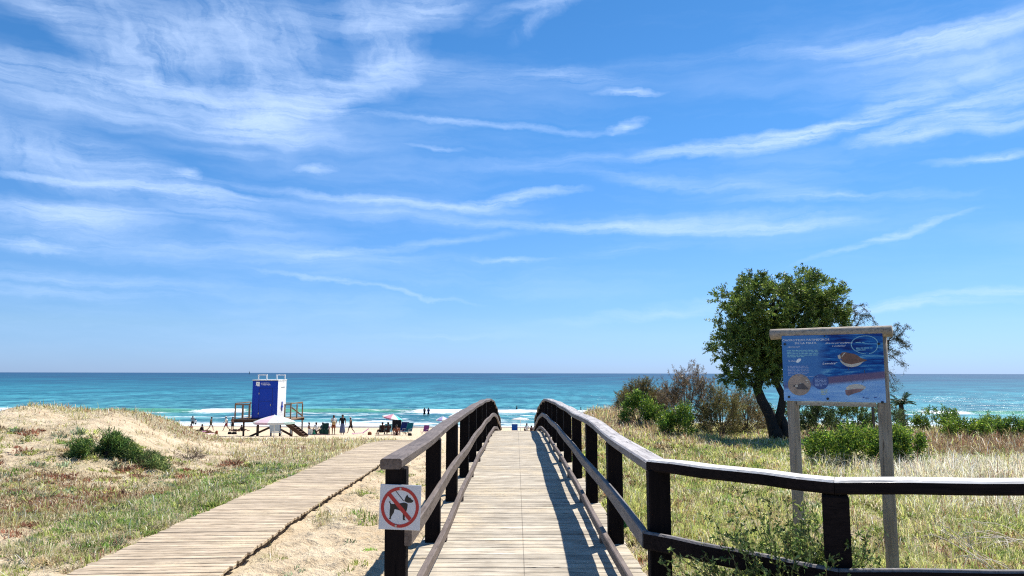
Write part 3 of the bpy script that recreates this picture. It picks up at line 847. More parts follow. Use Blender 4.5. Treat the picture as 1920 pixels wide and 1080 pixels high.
# ------------------------------------------------------------------ information board
BOARD_Y1 = 7.05; BOARD_Y2 = 6.62
pL = at(1485, 740, BOARD_Y1); pR = at(1656, 742, BOARD_Y2)
bd = empty('information_board', (pL.x, BOARD_Y1, gzf(pL.x, BOARD_Y1)), 0, 'blue wildlife information board with a shore bird on two round wooden posts', 'information board')
ux = Vector((pR.x - pL.x, BOARD_Y2 - BOARD_Y1, 0)).normalized(); up = Vector((0, 0, 1)); nn = Vector((ux.y, -ux.x, 0))
if nn.y > 0: nn = -nn
def logpts(p0, p1, r, seed):
    rd = random.Random(seed); n = 9; pts = []; rad = []
    for i in range(n + 1):
        q = p0.lerp(p1, i / n)
        pts.append(q + Vector((rd.uniform(-.003, .003), rd.uniform(-.003, .003), rd.uniform(-.002, .002)))); rad.append(r * rd.uniform(.97, 1.03))
    return pts, rad
for nm, pb, yb, topy in (('L', pL, BOARD_Y1, 630), ('R', pR, BOARD_Y2, 626)):
    base_ = Vector((pb.x + (.02 if nm == 'L' else .0), yb, gzf(pb.x, yb) - .3)); topz = at(1480 if nm == 'L' else 1652, topy, yb).z
    q = MB(); pts, rad = logpts(rel(bd, base_), rel(bd, (pb.x, yb, topz)), .053, 3 if nm == 'L' else 4)
    q.tube(pts, rad, 14); q.build('post', M_log, bd, smooth=True)
# panel corners on the sight lines
fr = nn * .075
c_tl = at(1466, 630, BOARD_Y1 - .075) ; c_bl = at(1470.5, 752, BOARD_Y1 - .075)
c_tr = at(1656, 625, BOARD_Y2 - .075); c_br = at(1661, 755, BOARD_Y2 - .075)
pw = (Vector((pR.x, BOARD_Y2, 0)) - Vector((pL.x, BOARD_Y1, 0))).length
PWd = pw + .085; zb_ = (c_bl.z + c_br.z) / 2; zt_ = (c_tl.z + c_tr.z) / 2; PHt = zt_ - zb_
pc = (Vector((pL.x, BOARD_Y1, 0)) + Vector((pR.x, BOARD_Y2, 0))) / 2 + fr - ux * .012
pc.z = (zb_ + zt_) / 2
Rp = Matrix((ux, -nn, up)).transposed()
def print_material():
    m, t, b = newmat('printed_panel')
    tcn = t.node('ShaderNodeTexCoord'); O = tcn.outputs['Object']
    x, y, z = t.sepxyz(O)     # x across the panel, z up
    n1 = t.noise(t.mapping(O, scale=(3.2, 1, 26)), 1.0, 5, .6, .6)
    n2 = t.noise(t.mapping(O, scale=(2.0, 1, 9), loc=(3, 0, 1)), 1.0, 3, .5)
    f = t.math('ADD', t.math('MULTIPLY', n1.outputs['Fac'], .7), t.math('MULTIPLY', n2.outputs['Fac'], .3))
    wat = t.ramp(f, [(.36, (.001, .008, .08)), (.46, (.002, .045, .26)), (.55, (.01, .15, .46)), (.64, (.20, .50, .70))])
    pink = t.mix(n1.outputs['Fac'], (.12, .10, .22), (.24, .16, .24))
    low = t.mix(t.maprange(f, .4, .6), (.20, .42, .80), (.36, .60, .92))
    zz = t.math('ADD', z, t.math('MULTIPLY', x, -.02))
    pb = t.math('ADD', -.075 * PHt / .62, t.math('MULTIPLY', x, .09))
    c = t.mix(t.maprange(t.math('SUBTRACT', zz, pb), -.012, .004), pink, wat)
    c = t.mix(t.maprange(t.math('SUBTRACT', zz, pb), -.085, -.055, 0, 1), low, c)
    # the left part of the band stays blue
    c = t.mix(t.math('MULTIPLY', t.maprange(x, -.12, -.02, 1, 0), t.maprange(t.math('SUBTRACT', zz, pb), -.09, -.0)), c, t.mix(f, (.05, .16, .44), (.08, .26, .56)))
    t.link(c, b.inputs['Base Color'])
    b.inputs['Roughness'].default_value = .5
    b.inputs['Specular IOR Level'].default_value = .2
    return m
M_print = print_material()
q = MB(); q.cbox((0, 0, 0), (PWd, PHt, .012), .003, Matrix.Rotation(pi / 2, 3, 'X'))
panel = q.build('panel', [M_print], bd); panel.location = rel(bd, pc); panel.rotation_euler = Rp.to_euler()
# pale edge of the panel
M_edge = plain('panel_edge', (.45, .48, .55), .4)
K2 = PWd / 1150.0     # print grid 1150 wide, 770 high, origin top left of the panel
KV = PHt / 745.0
def pp(a, b): return ((a - 575) * K2, (372 - b) * KV)
PU, PV, PN = Vector((1, 0, 0)), Vector((0, 0, 1)), Vector((0, -1, 0))
M_tx = plain('print_white', (.90, .93, .96), .5, .2); M_cy = plain('print_cyan', (.25, .55, .66), .35)
M_tan = plain('print_sand', (.42, .31, .24), .35, var=.15); M_brown = plain('print_brown', (.20, .095, .065), .35, var=.25); M_cream = plain('print_cream', (.60, .55, .47), .35, var=.08)
M_navy = plain('print_navy', (.04, .10, .33), .35); M_yel = plain('print_pale_yellow', (.50, .58, .42), .35); M_lil = plain('print_lilac', (.30, .40, .66), .35)
M_greyb = plain('print_grey', (.10, .085, .09), .35, var=.3)
Z1 = .0062
def pt(txt, a, b, size, mat=M_tx, align='LEFT', shear=0, wide=1.0, name='lettering'):
    size *= 1.12
    u_, v_ = pp(a, b)
    return text_mesh(txt, size, mat, name, panel, Vector((u_, 0, v_)), PU, PV, PN, align, Z1 + .001, shear, wide)
pt('CHORLITEJOS PATINEGROS', 285, 62, .0235, align='CENTER', wide=1.28)
pt('DE LA MATA', 285, 98, .0235, align='CENTER', wide=1.28)
pt('\u00bfQui\u00e9nes son?', 68, 135, .017, shear=.3)
pt('\u00a1Gracias por ayudarnos', 665, 100, .019, align='CENTER', shear=.35, wide=1.15)
pt('a cuidarlos!', 665, 133, .019, align='CENTER', shear=.35, wide=1.15)
pt('Su plumaje', 68, 297, .018, shear=.3)
pt('Leandra', 472, 330, .025, shear=.2, wide=1.2)
pt('1\u00ba', 605, 330, .025, shear=.2)
def greek(a, b, w, rows, pitch, mat, th=9, name='small_print'):
    """rows of print too small to read: short word-length dashes"""
    q = MB(); rd = random.Random(int(a * 7 + b))
    for r in range(rows):
        x = a; yv = b + r * pitch; lim = a + w * (1 if r < rows - 1 else .6)
        while x < lim - 12:
            wl = min(rd.uniform(16, 62), lim - x)
            u0, v0 = pp(x, yv); u1, v1 = pp(x + wl, yv + th * rd.uniform(.8, 1.1))
            q.poly([(u0, v0), (u1, v0), (u1, v1), (u0, v1)], PN * Z1, PU, PV, PN, .0008)
            x += wl + 9
    return q.build(name, mat, panel)
greek(60, 165, 370, 5, 18, M_cy)
greek(60, 345, 250, 7, 17, M_lil)
greek(858, 88, 160, 1, 18, M_cy); greek(858, 150, 180, 2, 20, M_cy)
greek(240, 462, 290, 1, 14, M_lil, 7)
greek(60, 748 - 22, 900, 1, 10, M_lil, 4)
def ell(a, b, ra, rb, n=40, rot=0):
    return [pp(a + ra * cos(t) * cos(rot) - rb * sin(t) * sin(rot), b + ra * cos(t) * sin(rot) + rb * sin(t) * cos(rot)) for t in [2 * pi * i / n for i in range(n)]]
q = MB(); q.poly(ell(190, 560, 135, 122), PN * Z1, PU, PV, PN, .0008); q.build('nest_picture', M_tan, panel)
q = MB()
q.poly([pp(a, b) for a, b in ((112, 575), (150, 555), (165, 565), (205, 540), (240, 545), (295, 600), (300, 612), (160, 612), (150, 590), (120, 582))], PN * (Z1 + .0009), PU, PV, PN, .0006)
q.build('chick_picture', M_greyb, panel)
q = MB()
for (a, b, ra, rb) in ((158, 575, 16, 14), (206, 542, 10, 6), (283, 510, 18, 8), (290, 535, 12, 7)): q.poly(ell(a, b, ra, rb, 14), PN * (Z1 + .0016), PU, PV, PN, .0005)
q.build('chick_highlight', M_cream, panel)
q = MB(); q.poly(ell(440, 525, 92, 85), PN * Z1, PU, PV, PN, .0008); q.build('dark_roundel', M_navy, panel)
greek(375, 490, 135, 6, 15, M_lil, 8).location = PN * .0009
greek(440, 610, 85, 4, 16, M_yel, 11)
# open oval ring of brush strokes
q = MB(); n = 54
for i in range(n):
    if 40 < i < 43: continue
    t0 = 2 * pi * i / n; t1 = 2 * pi * (i + 1) / n; w0 = 1 + .04 * sin(i * .31)
    f_ = lambda t, k: pp(955 + 142 * w0 * k * cos(t), 118 - 100 * w0 * k * sin(t))
    q.poly([f_(t0, 1.03), f_(t1, 1.03), f_(t1, .97), f_(t0, .97)], PN * Z1, PU, PV, PN, .0008)
q.build('oval_mark', M_cy, panel)
# the bird and its reflection
q = MB()
q.poly([pp(a, b) for a, b in ((655, 250), (680, 222), (700, 200), (735, 195), (770, 205), (830, 215), (870, 232), (905, 262), (975, 285), (960, 295), (890, 318), (820, 335), (760, 330), (700, 300), (690, 268), (662, 262))], PN * Z1, PU, PV, PN, .0008)
q.build('bird_back', M_brown, panel)
q = MB()
q.poly([pp(a, b) for a, b in ((650, 232), (672, 222), (690, 240), (684, 262), (668, 272), (655, 262))], PN * (Z1 + .0009), PU, PV, PN, .0005)
q.poly([pp(a, b) for a, b in ((668, 268), (690, 292), (730, 318), (800, 332), (890, 312), (940, 296), (900, 330), (860, 352), (800, 362), (740, 352), (700, 325), (680, 300))], PN * (Z1 + .0009), PU, PV, PN, .0006)
q.poly([pp(a, b) for a, b in ((724, 204), (742, 200), (700, 248), (694, 240))], PN * (Z1 + .0009), PU, PV, PN, .0007)
q.build('bird_belly', M_cream, panel)
q = MB(); q.poly(ell(684, 238, 9, 5, 12), PN * (Z1 + .0017), PU, PV, PN, .0005)
for a, b, c, d in ((768, 362, 764, 395), (935, 395, 945, 445), (780, 500, 788, 530), (920, 498, 912, 535)):
    u0, v0 = pp(a, b); u1, v1 = pp(c, d); q.poly([(u0 - .002, v0), (u0 + .002, v0), (u1 + .002, v1), (u1 - .002, v1)], PN * Z1, PU, PV, PN, .0008)
q.build('bird_legs_and_eye', M_greyb, panel)
q = MB(); q.poly([pp(a, b) for a, b in ((725, 590), (760, 560), (830, 545), (900, 552), (945, 575), (930, 600), (850, 598), (790, 605), (735, 615))], PN * Z1, PU, PV, PN, .0008); q.build('reflected_belly', M_cream, panel)
q = MB(); q.poly([pp(a, b) for a, b in ((715, 610), (735, 612), (790, 604), (850, 596), (925, 600), (880, 630), (810, 650), (745, 675), (720, 660))], PN * (Z1 + .0009), PU, PV, PN, .0006); q.build('reflected_back', plain('print_faded_brown', (.30, .17, .17), .35, var=.2), panel)
q = MB(); q.poly(ell(198, 282, 30, 17, 18, -.4), PN * Z1, PU, PV, PN, .0008); q.poly(ell(184, 297, 20, 13, 18, -.2), PN * (Z1 + .001), PU, PV, PN, .0005); q.build('egg_picture', M_tx, panel)
q = MB()
for (a, b, ra, rb) in ((912, 690, 10, 8), (1040, 688, 16, 6), (950, 697, 26, 5)): q.poly(ell(a, b, ra, rb, 14), PN * Z1, PU, PV, PN, .0008)
q.build('logo_mark', M_navy, panel)
for a, b in ((38, 95), (62, 700), (515, 712), (1108, 110), (1112, 738), (510, 12)):
    u_, v_ = pp(a, b); q = MB(); q.tube([Vector((u_, -.006, v_)), Vector((u_, -.013, v_))], .011 if a != 510 else .006, 10)
    q.build('bolt', M_dark, panel)
# top log and lower rail
tl = at(1449, 629, BOARD_Y1 - .02); tr = at(1672, 623, BOARD_Y2 - .02)
ctr0 = Vector((pL.x, BOARD_Y1, 0)) - ux * .165 + nn * .03; ctr1 = Vector((pR.x, BOARD_Y2, 0)) + ux * .10 + nn * .03
zt1 = at(1656, 624, BOARD_Y2).z + .01
q = MB(); pts, rad = logpts(rel(bd, Vector((ctr0.x, ctr0.y, zt1))), rel(bd, Vector((ctr1.x, ctr1.y, zt1 + .002))), .05, 9); q.tube(pts, rad, 14); q.build('top_rail', M_logx, bd, smooth=True)
q = MB(); q0 = Vector((pL.x, BOARD_Y1, 0)) + ux * .055; q1 = Vector((pR.x, BOARD_Y2, 0)) - ux * .058
q.beam(rel(bd, Vector((q0.x, q0.y, zb_ - .012))) + nn * .03, rel(bd, Vector((q1.x, q1.y, zb_ - .012))) + nn * .03, .05, .055); q.build('lower_rail', M_logx, bd)

# ------------------------------------------------------------------ foliage generators (numpy)
def leaves(P, D, L, Wd, colr, name, mat, parent, flat=0.35):
    """P base points (n,3), D directions (n,3), L lengths, Wd widths, colr (n,3): one kinked leaf of 2 triangles each"""
    n = len(P)
    D = D / np.linalg.norm(D, axis=1, keepdims=True)
    R = rng.normal(size=(n, 3)); R[:, 2] *= flat
    S = np.cross(D, R); S /= np.linalg.norm(S, axis=1, keepdims=True) + 1e-9
    Nn = np.cross(S, D)
    L = L[:, None]; Wd = Wd[:, None]
    a = P; b_ = P + D * L * .45 + S * Wd * .5 + Nn * L * .06; c = P + D * L; d = P + D * L * .45 - S * Wd * .5 + Nn * L * .06
    V = np.stack([a, b_, c, d], 1).reshape(-1, 3)
    i = np.arange(n) * 4
    Fc = np.stack([np.stack([i, i + 1, i + 2], 1), np.stack([i, i + 2, i + 3], 1)], 1).reshape(-1, 3)
    C = np.repeat(colr, 4, axis=0)
    return np_mesh(name, V, Fc, mat, C, parent)
def jitter_col(base, n, v=.25, alt=None, pa=0.0):
    c = np.tile(np.array(base, float), (n, 1))
    if alt is not None:
        k = rng.random(n) < pa
        c[k] = np.array(alt, float)
    c *= (1 + rng.normal(0, v, (n, 1))).clip(.35, 1.9)
    c *= 1 + rng.normal(0, .06, (n, 3))
    return c.clip(.003, .9)

def shrub(name, px, Y, w, h, d, label, n=5200, leaf=(.055, .024), col=(.05, .10, .02), alt=(.12, .17, .03), pa=.3, z0=None, up=.5, lobes=7, group=None, cat='shrub', stems=9, stemmat=None, rad0=.012, dx=0.0, seed=None, low=.0, feather=False, fill=.45, follow=False):
    """a bush: stems from the root to lobes, leaves held on twig clumps spread through the lobes"""
    rd = np.random.default_rng(seed if seed is not None else zlib.crc32(label.encode()) % 99991)
    X = x_at(px, Y, gzf(0 if px < 960 else 3, Y)) + dx
    z = gzf(X, Y)
    o = empty(name, (X, Y, z - .02), 0, label, cat, group)
    lob = []
    for k in range(lobes):
        u_ = (k + .5) / lobes * 2 - 1 + rd.uniform(-.12, .12)
        lh = rd.uniform(.46, .94) * (1 - .50 * abs(u_) ** 2)
        lob.append((u_ * .72 * w / 2, rd.uniform(-.6, .6) * d / 2, lh * h, rd.uniform(.18, .30)))
    P = []; D = []
    mb = MB()
    nclump = max(24, n // 22)
    per = n // nclump
    for c in range(nclump):
        lx, ly, lz, lr = lob[rd.integers(lobes)]
        v = rd.normal(size=3); v /= np.linalg.norm(v); rr = rd.random() ** .45
        cx = lx + v[0] * lr * w * .62 * rr; cy = ly + v[1] * lr * d * .62 * rr; cz = lz + v[2] * lr * h * 1.0 * rr
        if rd.random() < fill: cz = rd.uniform(.03, 1.0) * max(lz, .1 * h)
        if cz < low * h + .03: cz = rd.uniform(.04, .3) * h
        cz = min(cz, h * (1.04 - .55 * min(1, abs(cx) / (w * .55)) ** 2.2))
        out = np.array([cx, cy, (cz - h * .35)]) ; out /= np.linalg.norm(out) + 1e-6
        if follow: cz += gzf(X + cx, Y + cy) - z
        ax = out * .6 + np.array([0, 0, up]) + rd.normal(0, .35, 3); ax /= np.linalg.norm(ax)
        ln = rd.uniform(.10, .22) * (1.6 if feather else 1.0)
        t = rd.random(per)
        P.append(np.array([cx, cy, cz]) + ax * (t[:, None] * ln) + rd.normal(0, .010 if feather else .022, (per, 3)))
        D.append(ax * .7 + rd.normal(0, .55, (per, 3)))
        if c % 3 == 0 and stemmat is not None:
            b0 = Vector((cx, cy, cz)); mb.tube([b0 - Vector(ax) * .10, b0 + Vector(ax) * ln], [.005, .002], 3)
    P = np.concatenate(P); D = np.concatenate(D); m = len(P)
    C = jitter_col(col, m, .28, alt, pa) * np.repeat(rd.lognormal(0, .22, nclump), per)[:m, None]
    L = rd.uniform(.7, 1.3, m) * leaf[0]; Wd = rd.uniform(.7, 1.3, m) * leaf[1]
    leaves(P, D, L, Wd, C, 'foliage', M_leaf, o)
    for k in range(stems):
        lx, ly, lz, lr = lob[k % lobes]
        p1 = Vector((lx * .35 + rd.uniform(-.05, .05), ly * .35, lz * .45)); p2 = Vector((lx + rd.uniform(-.1, .1), ly, lz + lr * h * .3))
        mb.tube([(rd.uniform(-.06, .06), rd.uniform(-.06, .06), -.05), p1, p2], [rad0, rad0 * .7, rad0 * .3], 5)
    mb.build('stems', stemmat or M_bark, o)
    return o

# ------------------------------------------------------------------ the tree
def build_tree():
    Y = 22.6
    base = Vector((x_at(1462, Y, EYE - 2.03), Y, 0)); base.z = gzf(base.x, Y) - .05
    t = empty('tree', base, 0, 'broad evergreen tree with forked dark trunk behind the information board', 'tree')
    S_ = Y / F
    def T(px, py, dy=0.0):      # tree-local point from its silhouette
        p = at(px, py, Y + dy); return p - base
    mb = MB()
    main = [Vector((0, 0, -.1)), T(1452, 805), T(1444, 780), T(1428, 750, .05), T(1420, 728, .1), T(1428, 700, .1), T(1440, 668, .1), T(1450, 630, 0), T(1455, 590, 0)]
    mb.tube(main, [.30, .20, .165, .145, .135, .12, .10, .08, .05], 12)
    sec = [T(1456, 800, .0), T(1464, 770, -.1), T(1468, 742, -.15), T(1458, 722, -.1), T(1448, 700, 0), T(1470, 670, -.2), T(1500, 620, -.3), T(1520, 570, -.3)]
    mb.tube(sec, [.15, .12, .10, .09, .085, .075, .055, .03], 10)
    mb.tube([Vector((.18, -.1, -.1)), T(1475, 812, -.1), T(1470, 790, -.1), T(1462, 770, -.05)], [.18, .14, .10, .05], 8)
    mb.tube([T(1422, 735, .1), T(1412, 722, .1), T(1408, 712, .05)], [.08, .05, .02], 6)
    # crown volume: ellipsoids (px, py, rx px, rz px, depth m)
    E_ = [(1450, 572, 92, 60, 1.5, 0), (1520, 564, 66, 52, 1.3, .2), (1385, 598, 50, 50, 1.1, -.1), (1374, 646, 40, 46, 1.0, 0), (1420, 644, 62, 48, 1.3, .1),
          (1490, 632, 76, 52, 1.4, -.1), (1545, 608, 44, 44, 1.0, .1), (1388, 690, 32, 32, .8, .1), (1440, 694, 36, 26, .9, 0), (1354, 562, 16, 20, .5, 0), (1498, 530, 36, 22, .8, 0), (1415, 534, 30, 22, .8, .1), (1555, 568, 30, 34, .8, -.1), (1475, 696, 30, 28, .9, .2), (1364, 704, 12, 26, .4, .0), (1540, 645, 40, 40, 1, 0), (1400, 720, 16, 18, .5, 0), (1460, 655, 60, 40, 1.2, .3)]
    vol = np.array([a[2] * a[3] * a[4] for a in E_], float); vol = vol ** .75; vol /= vol.sum()
    nc = 1150
    rd = np.random.default_rng(5)
    P = []; D = []; C = []
    ends = []
    for c in range(nc):
        k = rd.choice(len(E_), p=vol); e = E_[k]
        v = rd.normal(size=3); v /= np.linalg.norm(v); rr = rd.random() ** .28
        q = T(e[0], e[1], e[5]); q = np.array(q) + v * rr * np.array([e[2] * S_, e[4], e[3] * S_]) * rd.uniform(.80, 1.0)
        ends.append(q)
        out = v * .5 + np.array([0, 0, .15]) + rd.normal(0, .45, 3); out /= np.linalg.norm(out)
        per = int(rd.integers(95, 165)); ln = rd.uniform(.16, .34)
        tt = rd.random(per)
        # leafy sprig: several short twigs
        tw = rd.normal(0, .5, (4, 3)) + out * .8; tw /= np.linalg.norm(tw, axis=1, keepdims=True)
        wk = rd.integers(0, 4, per)
        P.append(q + tw[wk] * (tt[:, None] * ln) + rd.normal(0, .022, (per, 3)))
        D.append(tw[wk] * .8 + rd.normal(0, .5, (per, 3)))
        tone = rd.normal(0, .22)
        cc = jitter_col((.080, .142, .030), per, .26, (.24, .31, .06), .42 + .2 * (rd.random() > .6)) * (1 + tone)
        C.append(cc.clip(.004, .5))
    P = np.concatenate(P); D = np.concatenate(D); C = np.concatenate(C); n = len(P)
    leaves(P, D, rd.uniform(.05, .09, n), rd.uniform(.020, .034, n), C, 'crown', M_leaf, t)
    # limbs and twigs towards the clumps
    mains = [main[6], main[7], main[8], sec[6], sec[7], main[5], sec[5]]
    ends = np.array(ends)
    order = rd.permutation(nc)[:150]
    for i_ in order:
        e = Vector(ends[i_]); s0 = min(mains, key=lambda m_: (m_ - e).length + .3 * abs(m_.z - e.z))
        mid = s0.lerp(e, .5) + Vector(rd.normal(0, .12, 3)) + Vector((0, 0, .08))
        L_ = (e - s0).length; r0 = .012 + .012 * L_
        mb.tube([s0, mid, e], [r0, r0 * .55, .005], 5)
    mb.build('trunk', M_bark, t, smooth=True)
build_tree()

def wispy_tree():
    Y = 24.2
    bx = x_at(1640, Y, EYE - 2.0); base = Vector((bx, Y, gzf(bx, Y) - .05))
    t = empty('sparse_tree', base, 0, 'thin sparse tree with fine grey twigs showing right of the information board', 'tree')
    def T(px, py, dy=0.0): return at(px, py, Y + dy) - base
    mb = MB(); rd = np.random.default_rng(11); P = []; D = []
    limbs = [
     [Vector((0, 0, -.1)), T(1636, 760), T(1622, 700), T(1600, 640), T(1580, 600), T(1575, 592)],
     [T(1600, 640), T(1592, 600), T(1575, 588), T(1590, 572), T(1612, 572), T(1628, 585)],
     [T(1622, 700), T(1640, 660), T(1662, 642), T(1680, 634), T(1695, 622), T(1700, 606)],
     [T(1662, 642), T(1672, 632), T(1682, 618), T(1684, 604)], [T(1680, 634), T(1692, 640), T(1702, 652)],
     [T(1640, 660), T(1668, 665), T(1688, 680), T(1700, 690)], [T(1636, 700), T(1662, 690), T(1672, 705), T(1680, 722)], [T(1636, 720), T(1655, 700), T(1660, 690), T(1670, 720), T(1678, 735)],
     [T(1600, 620), T(1612, 600), T(1618, 590), T(1634, 592), T(1640, 605)], [T(1590, 620), T(1606, 590), T(1600, 578)], [T(1655, 650), T(1668, 655), T(1690, 662)]]
    for i_, l in enumerate(limbs):
        r0 = .05 if i_ == 0 else .018
        mb.tube(l, list(np.linspace(r0, .005, len(l))), 5)
        if i_ == 0: continue
        for k in range(46):
            s_ = rd.integers(0, len(l) - 1); u_ = rd.random()
            p0 = l[s_].lerp(l[s_ + 1], u_)
            d_ = Vector(rd.normal(0, 1, 3)); d_.z = d_.z * .6 - .15; d_.normalize(); ln = rd.uniform(.10, .32)
            p1 = p0 + d_ * ln * .6 + Vector((0, 0, .02)); p2 = p0 + d_ * ln - Vector((0, 0, .05))
            mb.tube([p0, p1, p2], [.004, .003, .0015], 3)
            per = 16 if i_ in (2, 3, 4, 10) else (14 if i_ in (1, 8, 9) else 7)
            tt = rd.random((per, 1))
            P.append(np.array(p0) * (1 - tt) + np.array(p2) * tt + rd.normal(0, .025, (per, 3))); D.append(np.array(d_) * .5 + rd.normal(0, .6, (per, 3)))
    P = np.concatenate(P); D = np.concatenate(D); n = len(P)
    leaves(P, D, rd.uniform(.035, .065, n), rd.uniform(.012, .020, n), jitter_col((.085, .10, .06), n, .25, (.05, .07, .03), .4), 'foliage', M_leaf, t)
    mb.build('branches', M_twig, t)
wispy_tree()

GREEN = (.085, .17, .028); LIME = (.32, .42, .055)
TAM = (.20, .15, .075); TAM2 = (.30, .24, .13); OLV = (.17, .16, .05)
# tamarisks left of the tree
def tam(px, Y, w, h, label, col=TAM, alt=TAM2, n=6500, **kw):
    n = int(n * 1.9)
    return shrub('tamarisk_shrub', px, Y, w, h, w * .8, label, n=n, leaf=(.075, .013), col=col, alt=alt, pa=.4, up=.55, lobes=14, stems=16, stemmat=M_twig, rad0=.018, feather=True, cat='shrub', **kw)
tam(1205, 24.5, 1.35, 1.05, 'small olive brown tamarisk with a pointed top at the left end of the row', OLV, TAM)
tam(1180, 25.2, .8, .7, 'smallest olive tamarisk at the dune edge beside the sea view', OLV, TAM, n=2400)
tam(1290, 24.4, 2.3, 2.0, 'tallest brown grey tamarisk with bare twigs reaching above the horizon', TAM, (.30, .235, .19), n=9000)
tam(1246, 25.6, 1.5, 1.3, 'brown feathery tamarisk squeezed between the small and the tallest ones', (.22, .155, .09), (.30, .22, .14), n=5000)
tam(1352, 23.8, 1.6, 1.5, 'olive yellow tamarisk close to the left of the tree trunk', OLV, (.28, .24, .10))
tam(1398, 24.6, 1.4, 1.35, 'low tan tamarisk touching the tree trunk', (.22, .17, .08), TAM2, n=4500)
# green mastic bushes
def green(px, Y, w, h, d, label, n=6000, **kw):
    kw.setdefault('col', GREEN); kw.setdefault('alt', LIME)
    return shrub('green_shrub', px, Y, w, h, d, label, n=n, **kw)
green(1198, 21.6, 1.05, .80, .9, 'upright dark green bush below the pointed tamarisk')
green(1236, 21.4, .95, .62, .8, 'low green bush in the middle of the three below the tamarisks', n=3500)
green(1270, 20.4, .95, .85, .8, 'rounded green bush at the right end of the three below the tamarisks')
green(1622, 15.6, 2.2, 1.02, 1.6, 'big glossy green bush seen between the posts of the information board', n=17000, leaf=(.05, .024), pa=.38)
green(1692, 15.2, .95, .92, .9, 'bright green bush right of the right board post', n=6500, leaf=(.05, .024), pa=.45)
green(1552, 16.2, 1.0, .55, .9, 'low green bush spreading left of the big glossy one', n=4500, pa=.4)
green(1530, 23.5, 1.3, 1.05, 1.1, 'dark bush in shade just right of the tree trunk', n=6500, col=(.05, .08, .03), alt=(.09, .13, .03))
green(1592, 24.6, 1.9, 1.0, 1.2, 'light green bush behind the big glossy one under the board', n=8500, col=(.09, .14, .035), alt=(.16, .20, .05))
green(1665, 25.0, 1.3, .92, 1.2, 'pale green bush at the foot of the sparse tree', n=5000, col=(.10, .14, .06), alt=(.16, .19, .07))
green(1500, 25.2, 1.2, 1.15, 1.0, 'green bush peeping out behind the tree trunk', n=5000, col=(.07, .11, .03), alt=(.14, .18, .04))
green(1432, 25.6, 1.0, 1.0, 1.0, 'yellow green bush left of the tree trunk base', n=3800, col=(.10, .12, .035), alt=(.15, .17, .05))
green(1752, 24.5, 1.8, .84, 1.2, 'dark green bush right of the little palm', n=7000)
green(1806, 22.3, 1.5, .76, 1.1, 'bright green rounded bush third from the right edge', n=7000, pa=.45)
green(1850, 24.0, 1.5, .66, 1.0, 'small light green bush second from the right edge', n=4500, pa=.4)
green(1900, 22.2, 1.4, .62, 1.0, 'green bush at the right edge of the view', n=5000)
green(1945, 22.6, 1.2, .8, 1.0, 'green bush just past the right edge of the view', n=3000)
green(188, 17.2, 1.3, .46, 1.1, 'dark green bush with narrow leaves on the dune slope left of the boardwalk', n=5600, leaf=(.15, .017), col=(.10, .19, .05), alt=(.28, .38, .09), lobes=9, fill=.75, follow=True)
green(262, 17.4, 1.7, .28, .9, 'lower looser green bush on the dune slope right of the bigger one', n=2600, leaf=(.14, .014), col=(.15, .22, .07), alt=(.34, .40, .14), lobes=11, fill=.75, follow=True)
shrub('dry_shrub', 355, 19.5, .75, .22, .4, 'grey brown dry bush on the foot of the dune near the tower', n=1400, leaf=(.05, .006), col=(.16, .115, .09), alt=(.18, .13, .1), stemmat=M_twig, feather=True)
shrub('dry_shrub', 1010, 25.6, .62, .5, .5, 'dry grey weed standing at the right kerb on the crest of the bridge', n=700, leaf=(.05, .010), col=(.22, .18, .13), alt=(.12, .09, .06), stemmat=M_twig, feather=True, dx=.02)

# little palm at the sea side and the fan palm beside the bridge
def palm(px, Y, h, R, n, label, trunk_h, stiff, lift=0.0, col=(.03, .075, .02)):
    X = x_at(px, Y, EYE - 1.9); z = gzf(X, Y)
    o = empty('palm', (X, Y, z), 0, label, 'palm')
    b = MB(); b.tube([(0, 0, -.05), (.01, 0, trunk_h * .5), (0, 0, trunk_h)], [.09, .10, .07], 8); b.build('trunk', M_bark, o)
    rd = np.random.default_rng(int(px)); P = []; D = []
    V = []; Fc = []; C = []
    mb = MB()
    for k in range(n):
        a = 2 * pi * k / n + rd.uniform(-.2, .2); elv = rd.uniform(.0, 1.3)
        dirv = np.array([cos(a) * cos(elv), sin(a) * cos(elv), sin(elv)])
        pts = []; p = np.array([0, 0, trunk_h]); dv = dirv.copy()
        for s_ in range(7):
            pts.append(p.copy()); p = p + dv * R / 7; dv = dv + np.array([0, 0, -stiff * .16]); dv /= np.linalg.norm(dv)
        mb.tube([Vector(q) for q in pts], list(np.linspace(.008, .002, 7)), 4)
        for s_ in range(1, 7):
            for sd in (-1, 1):
                side = np.cross(dv, [0, 0, 1]); side /= np.linalg.norm(side) + 1e-6
                for w_ in range(4):
                    P.append(pts[s_] - (pts[s_] - pts[s_ - 1]) * w_ / 4); D.append(side * sd * .9 + dv * .9 + np.array([0, 0, -.15]) + rd.normal(0, .08, 3))
    P = np.array(P); D = np.array(D); m = len(P)
    leaves(P, D, np.full(m, R * .30), np.full(m, R * .035), jitter_col(col, m, .25, (.12, .13, .04), .2), 'frond', M_leaf, o)
    mb.build('frond_ribs', M_bark, o)
palm(1692, 26.5, 1, .50, 15, 'little dark palm standing above the bushes against the sea', .95, 1.0)
